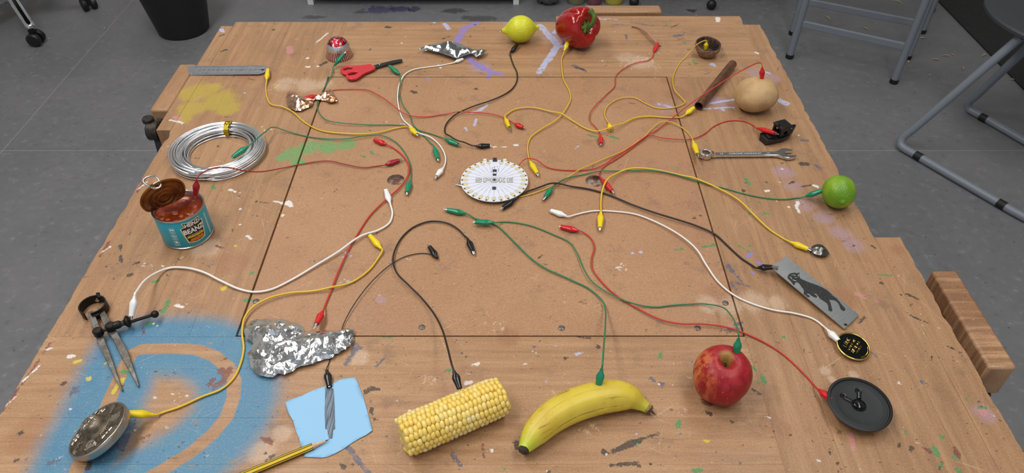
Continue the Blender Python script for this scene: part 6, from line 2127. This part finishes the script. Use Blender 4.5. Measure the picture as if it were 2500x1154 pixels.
# ---- office chair base
o = thing('swivel_chair', 'chromed five star base of a swivel chair on castors', 'chair', (-2.05, 2.878, 0))
m_cas = mat('castor_rubber', (18, 18, 19), 0.45)
MB().lathe([(0, .085), (.03, .085), (.034, .10), (.034, .16), (.028, .17), (0, .17)], 24).build('hub', m_chrome, o)
MB().lathe([(0, .17), (.025, .17), (.025, .30), (.014, .31), (.014, .42), (0, .42)], 20).build('gas_column', m_cas, o)
MB().lathe([(0, .42), (.20, .42), (.23, .44), (.235, .47), (.21, .49), (0, .495)], 36).build('seat', mat('seat_cloth', (52, 54, 60), 0.85), o, 40)
for k in range(5):
    a = math.radians(-50 + 72 * k)
    d = Vector((math.cos(a), math.sin(a), 0))
    s = Vector((-d.y, d.x, 0))
    rings = []
    for r_, w_, z0, z1 in ((.02, .022, .095, .150), (.12, .019, .088, .125), (.24, .017, .075, .100), (.272, .017, .070, .092), (.285, .012, .070, .086)):
        c_ = d * r_
        rings.append([c_ - s * w_ + Vector((0, 0, z0)), c_ - s * w_ + Vector((0, 0, z1 - .010)), c_ - s * w_ * .55 + Vector((0, 0, z1)), c_ + s * w_ * .55 + Vector((0, 0, z1)), c_ + s * w_ + Vector((0, 0, z1 - .010)), c_ + s * w_ + Vector((0, 0, z0))])
    lg = MB().rings(rings).build('star_leg', m_chrome, o, 30, bevel=.004)
    tw = Matrix.Translation(d * .270) @ Matrix.Rotation(a + .9 + k, 4, 'Z')
    b = MB()
    for sg in (-1, 1):
        b.lathe([(0, .003), (.024, .003), (.027, .007), (.027, .020), (.022, .025), (0, .026)], 24, tw @ Matrix.Translation((0, sg * .004 - (.0 if sg > 0 else 0), .027)) @ Matrix.Rotation(-sg * PI / 2, 4, 'X'))
    b.box(-.016, .014, -.004, .004, .02, .062, tw)
    b.lathe([(.006, .050), (.006, .075)], 10, tw)
    b.build('castor', m_cas, lg, 40)

# ---- white cabinet
o = thing('white_cabinet', 'low white metal cabinet on short legs beyond the bench', 'cabinet', (-0.425, 3.19, 0))
m_cab = mat('white_enamel_steel', (214, 218, 218), 0.4)
MB().box(-.455, .455, -.17, .25, .035, .62).build('body', m_cab, o, 0, bevel=.003)
for x0, x1 in ((-.445, -.005), (.005, .445)):
    dr_ = MB().box(x0, x1, -.182, -.1702, .045, .61).build('door', m_cab, o, 0, bevel=.003)
    MB().tube([Vector((x0 + (.40 if x0 < 0 else .04), -.19, z)) for z in (.40, .52)], .005, 8).build('handle', m_steel, dr_)
for x in (-.455, .43):
    for y in (-.17, .22):
        MB().box(x, x + .025, y, y + .03, 0, .035).build('foot', m_cab, o, 0, bevel=.002)

# ---- sack
q = F(1337, 3)
o = thing('rubbish_sack', 'crinkled grey plastic sack slumped beyond the lemon', 'sack', (q.x, q.y, 0))
b = MB().ball((0, 0, 0), 1, 40, 24)
for i, p in enumerate(b.v):
    r_ = 1 - abs(noise.noise(p * 2.3 + Vector((4, 2, 1)))) * .25 - abs(noise.noise(p * 5.3)) * .12
    b.v[i] = Vector((p.x * .088 * r_, p.y * .085 * r_, max(.001, .11 + p.z * .13 * r_)))
b.build('plastic_film', mat('grey_plastic_film', (92, 92, 92), 0.25, bump=.3, bs=60, bd=.004), o, 40)
MB().lathe([(.012, .215), (.010, .23), (.028, .26), (.012, .255)], 14).build('tied_neck', mat('grey_film_neck', (78, 78, 78), 0.3), o)

# ---- paint tubs
tubs = [(1408, 14, .040, (128, 124, 112), (118, 120, 84), 'grey translucent paint tub next to the grey sack'), (1452, 15, .034, (132, 92, 98), (120, 66, 82), 'pinkish paint tub between the grey and yellow tubs'), (1500, 14, .042, (176, 160, 84), (196, 178, 62), 'yellow paint tub rightmost of the three tubs')]
for px, py, r_, c1, c2, lb in tubs:
    q = F(px, py)
    o = thing('paint_tub', lb, 'tub', (q.x, q.y + r_, 0), group='paint tubs beyond the pepper')
    MB().lathe([(0, .001), (r_ * .92, .001), (r_, .008), (r_ * 1.06, .14), (0, .14)], 32).build('tub_body', mat('tub_plastic', c1, 0.35, c2=c2, vs=14), o, 40)
    MB().lathe([(0, .1402), (r_ * 1.1, .1402), (r_ * 1.12, .150), (r_ * 1.08, .158), (0, .158)], 32).build('tub_lid', mat('tub_lid', (208, 206, 198), 0.4), o, 40)

# ---- dark trolley
o = thing('dark_trolley', 'low dark trolley on small black castors at the back', 'trolley', (1.02, 3.28, 0))
m_tro = mat('dark_trolley', (42, 42, 44), 0.6, c2=(56, 55, 56), vs=12)
MB().box(-.50, .22, -.22, .25, .075, .10).build('base_board', m_tro, o, 0, bevel=.004)
MB().box(-.48, .20, -.18, .22, .1005, .45).build('crate', m_tro, o, 0, bevel=.006)
for px, py in ((1735, 23), (1547, 16)):
    q = F(px, py)
    tw = Matrix.Translation((q.x - o.location.x, q.y - o.location.y, 0))
    b = MB().ball((0, 0, .021), (.021, .017, .021), 20, 14).xf(tw)
    b.tube([tw @ Vector((0, .0, .04)), tw @ Vector((0, .01, .076))], .006, 8)
    b.build('castor', m_cas, o, 40)
for x in (-.44, .17):
    MB().ball((x, .18, .021), (.021, .017, .021), 16, 10).tube([Vector((x, .18, .04)), Vector((x, .18, .076))], .006, 8).build('castor', m_cas, o, 40)

# ---- dark mat
o = MB().box(1.852, 3.15, 2.05, 3.9, 0.0002, .006).build('floor_mat', mat('mat_rubber', (24, 24, 26), 0.8, c2=(31, 31, 33), vs=60, bump=.2, bs=300), None, 0)
tag(o, 'large black rubber mat on the floor in the far right corner', 'mat')

# ---- nested trestle frames
m_gray = mat('grey_powdercoat', (118, 124, 132), 0.38)
m_ft = mat('black_foot', (16, 16, 16), 0.6)
fr = [((1927, 141), (2181, 202), 'grey tubular trestle frame nearest the bench, first of the nested row'), ((1934, 84), (2214, 143), 'grey tubular trestle frame second in the nested row'), ((1955, 14), (2250, 80), 'grey tubular trestle frame third in the nested row'), (None, (2272, 28), 'grey tubular trestle frame last in the nested row')]
base_v = None
for i, (l_, r_, lb) in enumerate(fr):
    R_ = F(*r_)
    L_ = F(*l_) if l_ else R_ + base_v
    if base_v is None or l_:
        base_v = L_ - R_
    c_ = (L_ + R_) / 2
    o = thing('trestle_frame', lb, 'trestle', c_, group='nested grey trestle frames')
    l0, r0 = L_ - c_, R_ - c_
    inw = (r0 - l0).normalized()
    bk = Vector((-inw.y, inw.x, 0))
    TR_ = .0135
    for p, sg in ((l0, 1), (r0, -1)):
        lg = MB().tube([p + Vector((0, 0, .014)) + bk * .0, p + bk * .012 + Vector((0, 0, .16)), p + bk * .02 + Vector((0, 0, .70))], TR_, 14).build('leg', m_gray, o, 40)
        MB().lathe([(0, 0), (.0145, 0), (.015, .004), (.015, .016), (.0138, .0165), (0, .0165)], 14, Matrix.Translation(p)).build('rubber_foot', m_ft, lg)
    for z, hgt in ((.138, .013), (.44, .013)):
        y_ = bk * (.012 + (z - .155) * .02)
        a_ = l0 + y_ + Vector((0, 0, z))
        b_ = r0 + y_ + Vector((0, 0, z))
        MB().rings([[p - bk * .006 - Vector((0, 0, hgt)), p + bk * .006 - Vector((0, 0, hgt)), p + bk * .006 + Vector((0, 0, hgt)), p - bk * .006 + Vector((0, 0, hgt))] for p in (a_, b_)]).build('crossbar', m_gray, o, 0, bevel=.003)
    MB().tube([l0 + bk * .02 + Vector((0, 0, .70)), r0 + bk * .02 + Vector((0, 0, .70))], TR_, 14).build('top_rail', m_gray, o, 40)

# ---- sled base stool
o = thing('sled_stool', 'grey sled base stool with a round seat at the right edge', 'stool', F(2330, 400))


def sl(p):
    return p - o.location


zr = .0135
n1_, n2_ = F(2208, 362, zr), F(2475, 516, zr)
f1_, f2_ = F(2374, 272, zr), F(2585, 392, zr)
u1 = F(2490, 92, .40)
u2 = F(2560, 66, .40)
dirr = (n2_ - n1_).normalized()
for a_, b_, u_ in ((n1_, n2_, u1), (f1_, f2_, u2)):
    c0 = a_ - dirr * .03
    up_ = (u_ - c0).normalized()
    path = [u_, c0 + up_ * .07] + bez([c0 + up_ * .07, c0 + up_ * .022 + Vector((0, 0, .002)), c0 + dirr * .016 + Vector((0, 0, .004)), a_ + dirr * .04], 6)[1:] + [b_]
    pth_end = bez([b_, b_ + dirr * .05 + Vector((.006, .006, 0)), b_ + dirr * .07 + Vector((.05, .03, 0)), b_ + Vector((.24, .14, 0))], 6)
    rl = MB().tube([sl(p) for p in path + pth_end[1:]], .0128, 14).build('sled_rail', m_gray, o, 60)
    for s in (.14, .90):
        c_ = a_.lerp(b_, s)
        MB().tube([sl(c_ - dirr * .012), sl(c_ + dirr * .012)], .0135, 14).build('glide', m_ft, rl, 40)
sc_ = F(2622, 52, .415)
MB().lathe([(0, 0), (.235, 0), (.243, .005), (.243, .013), (.238, .018), (.186, .0185), (.182, .0165), (0, .0165)], 72, Matrix.Translation(sl(sc_))).build('round_seat', mat('dark_seat', (58, 60, 66), 0.5), o, 40)
b = MB()
b.tube([sl(u1), sl(Vector((sc_.x, sc_.y, .401)))], .0125, 12)
b.tube([sl(u2), sl(Vector((sc_.x, sc_.y, .401)))], .0125, 12)
b.build('seat_bracket', m_gray, o, 40)

# ---- shavings and chips on the floor
rg = random.Random(5)
b = MB()
for px, py, s in [(2018, 44, .022), (2112, 70, .014), (2190, 5, .022), (2310, 137, .016), (2325, 134, .006), (2285, 146, .014), (2252, 92, .014), (2350, 166, .008), (2472, 195, .008), (2268, 184, .005), (2345, 7, .01), (2460, 48, .006), (2215, 150, .012), (2400, 133, .016), (120, 95, .004), (255, 70, .005), (1700, 38, .006), (1940, 30, .01), (2040, 60, .006)]:
    q = F(px, py, .002)
    a = rg.uniform(0, 3.1)
    d = Vector((math.cos(a), math.sin(a), 0)) * s
    b.tube(bez([q - d, q + Vector((d.y, -d.x, 0)) * .3 + Vector((0, 0, .003)), q + d], 4), [.0012] * 2 + [.003] * 4 + [.0016] * 3, 5, flat=.4)
o = b.build('wood_shavings', mat('shaving', (176, 156, 122), 0.8), None, 0, kind='stuff')
tag(o, 'pale wood shavings scattered on the grey floor', 'shavings')
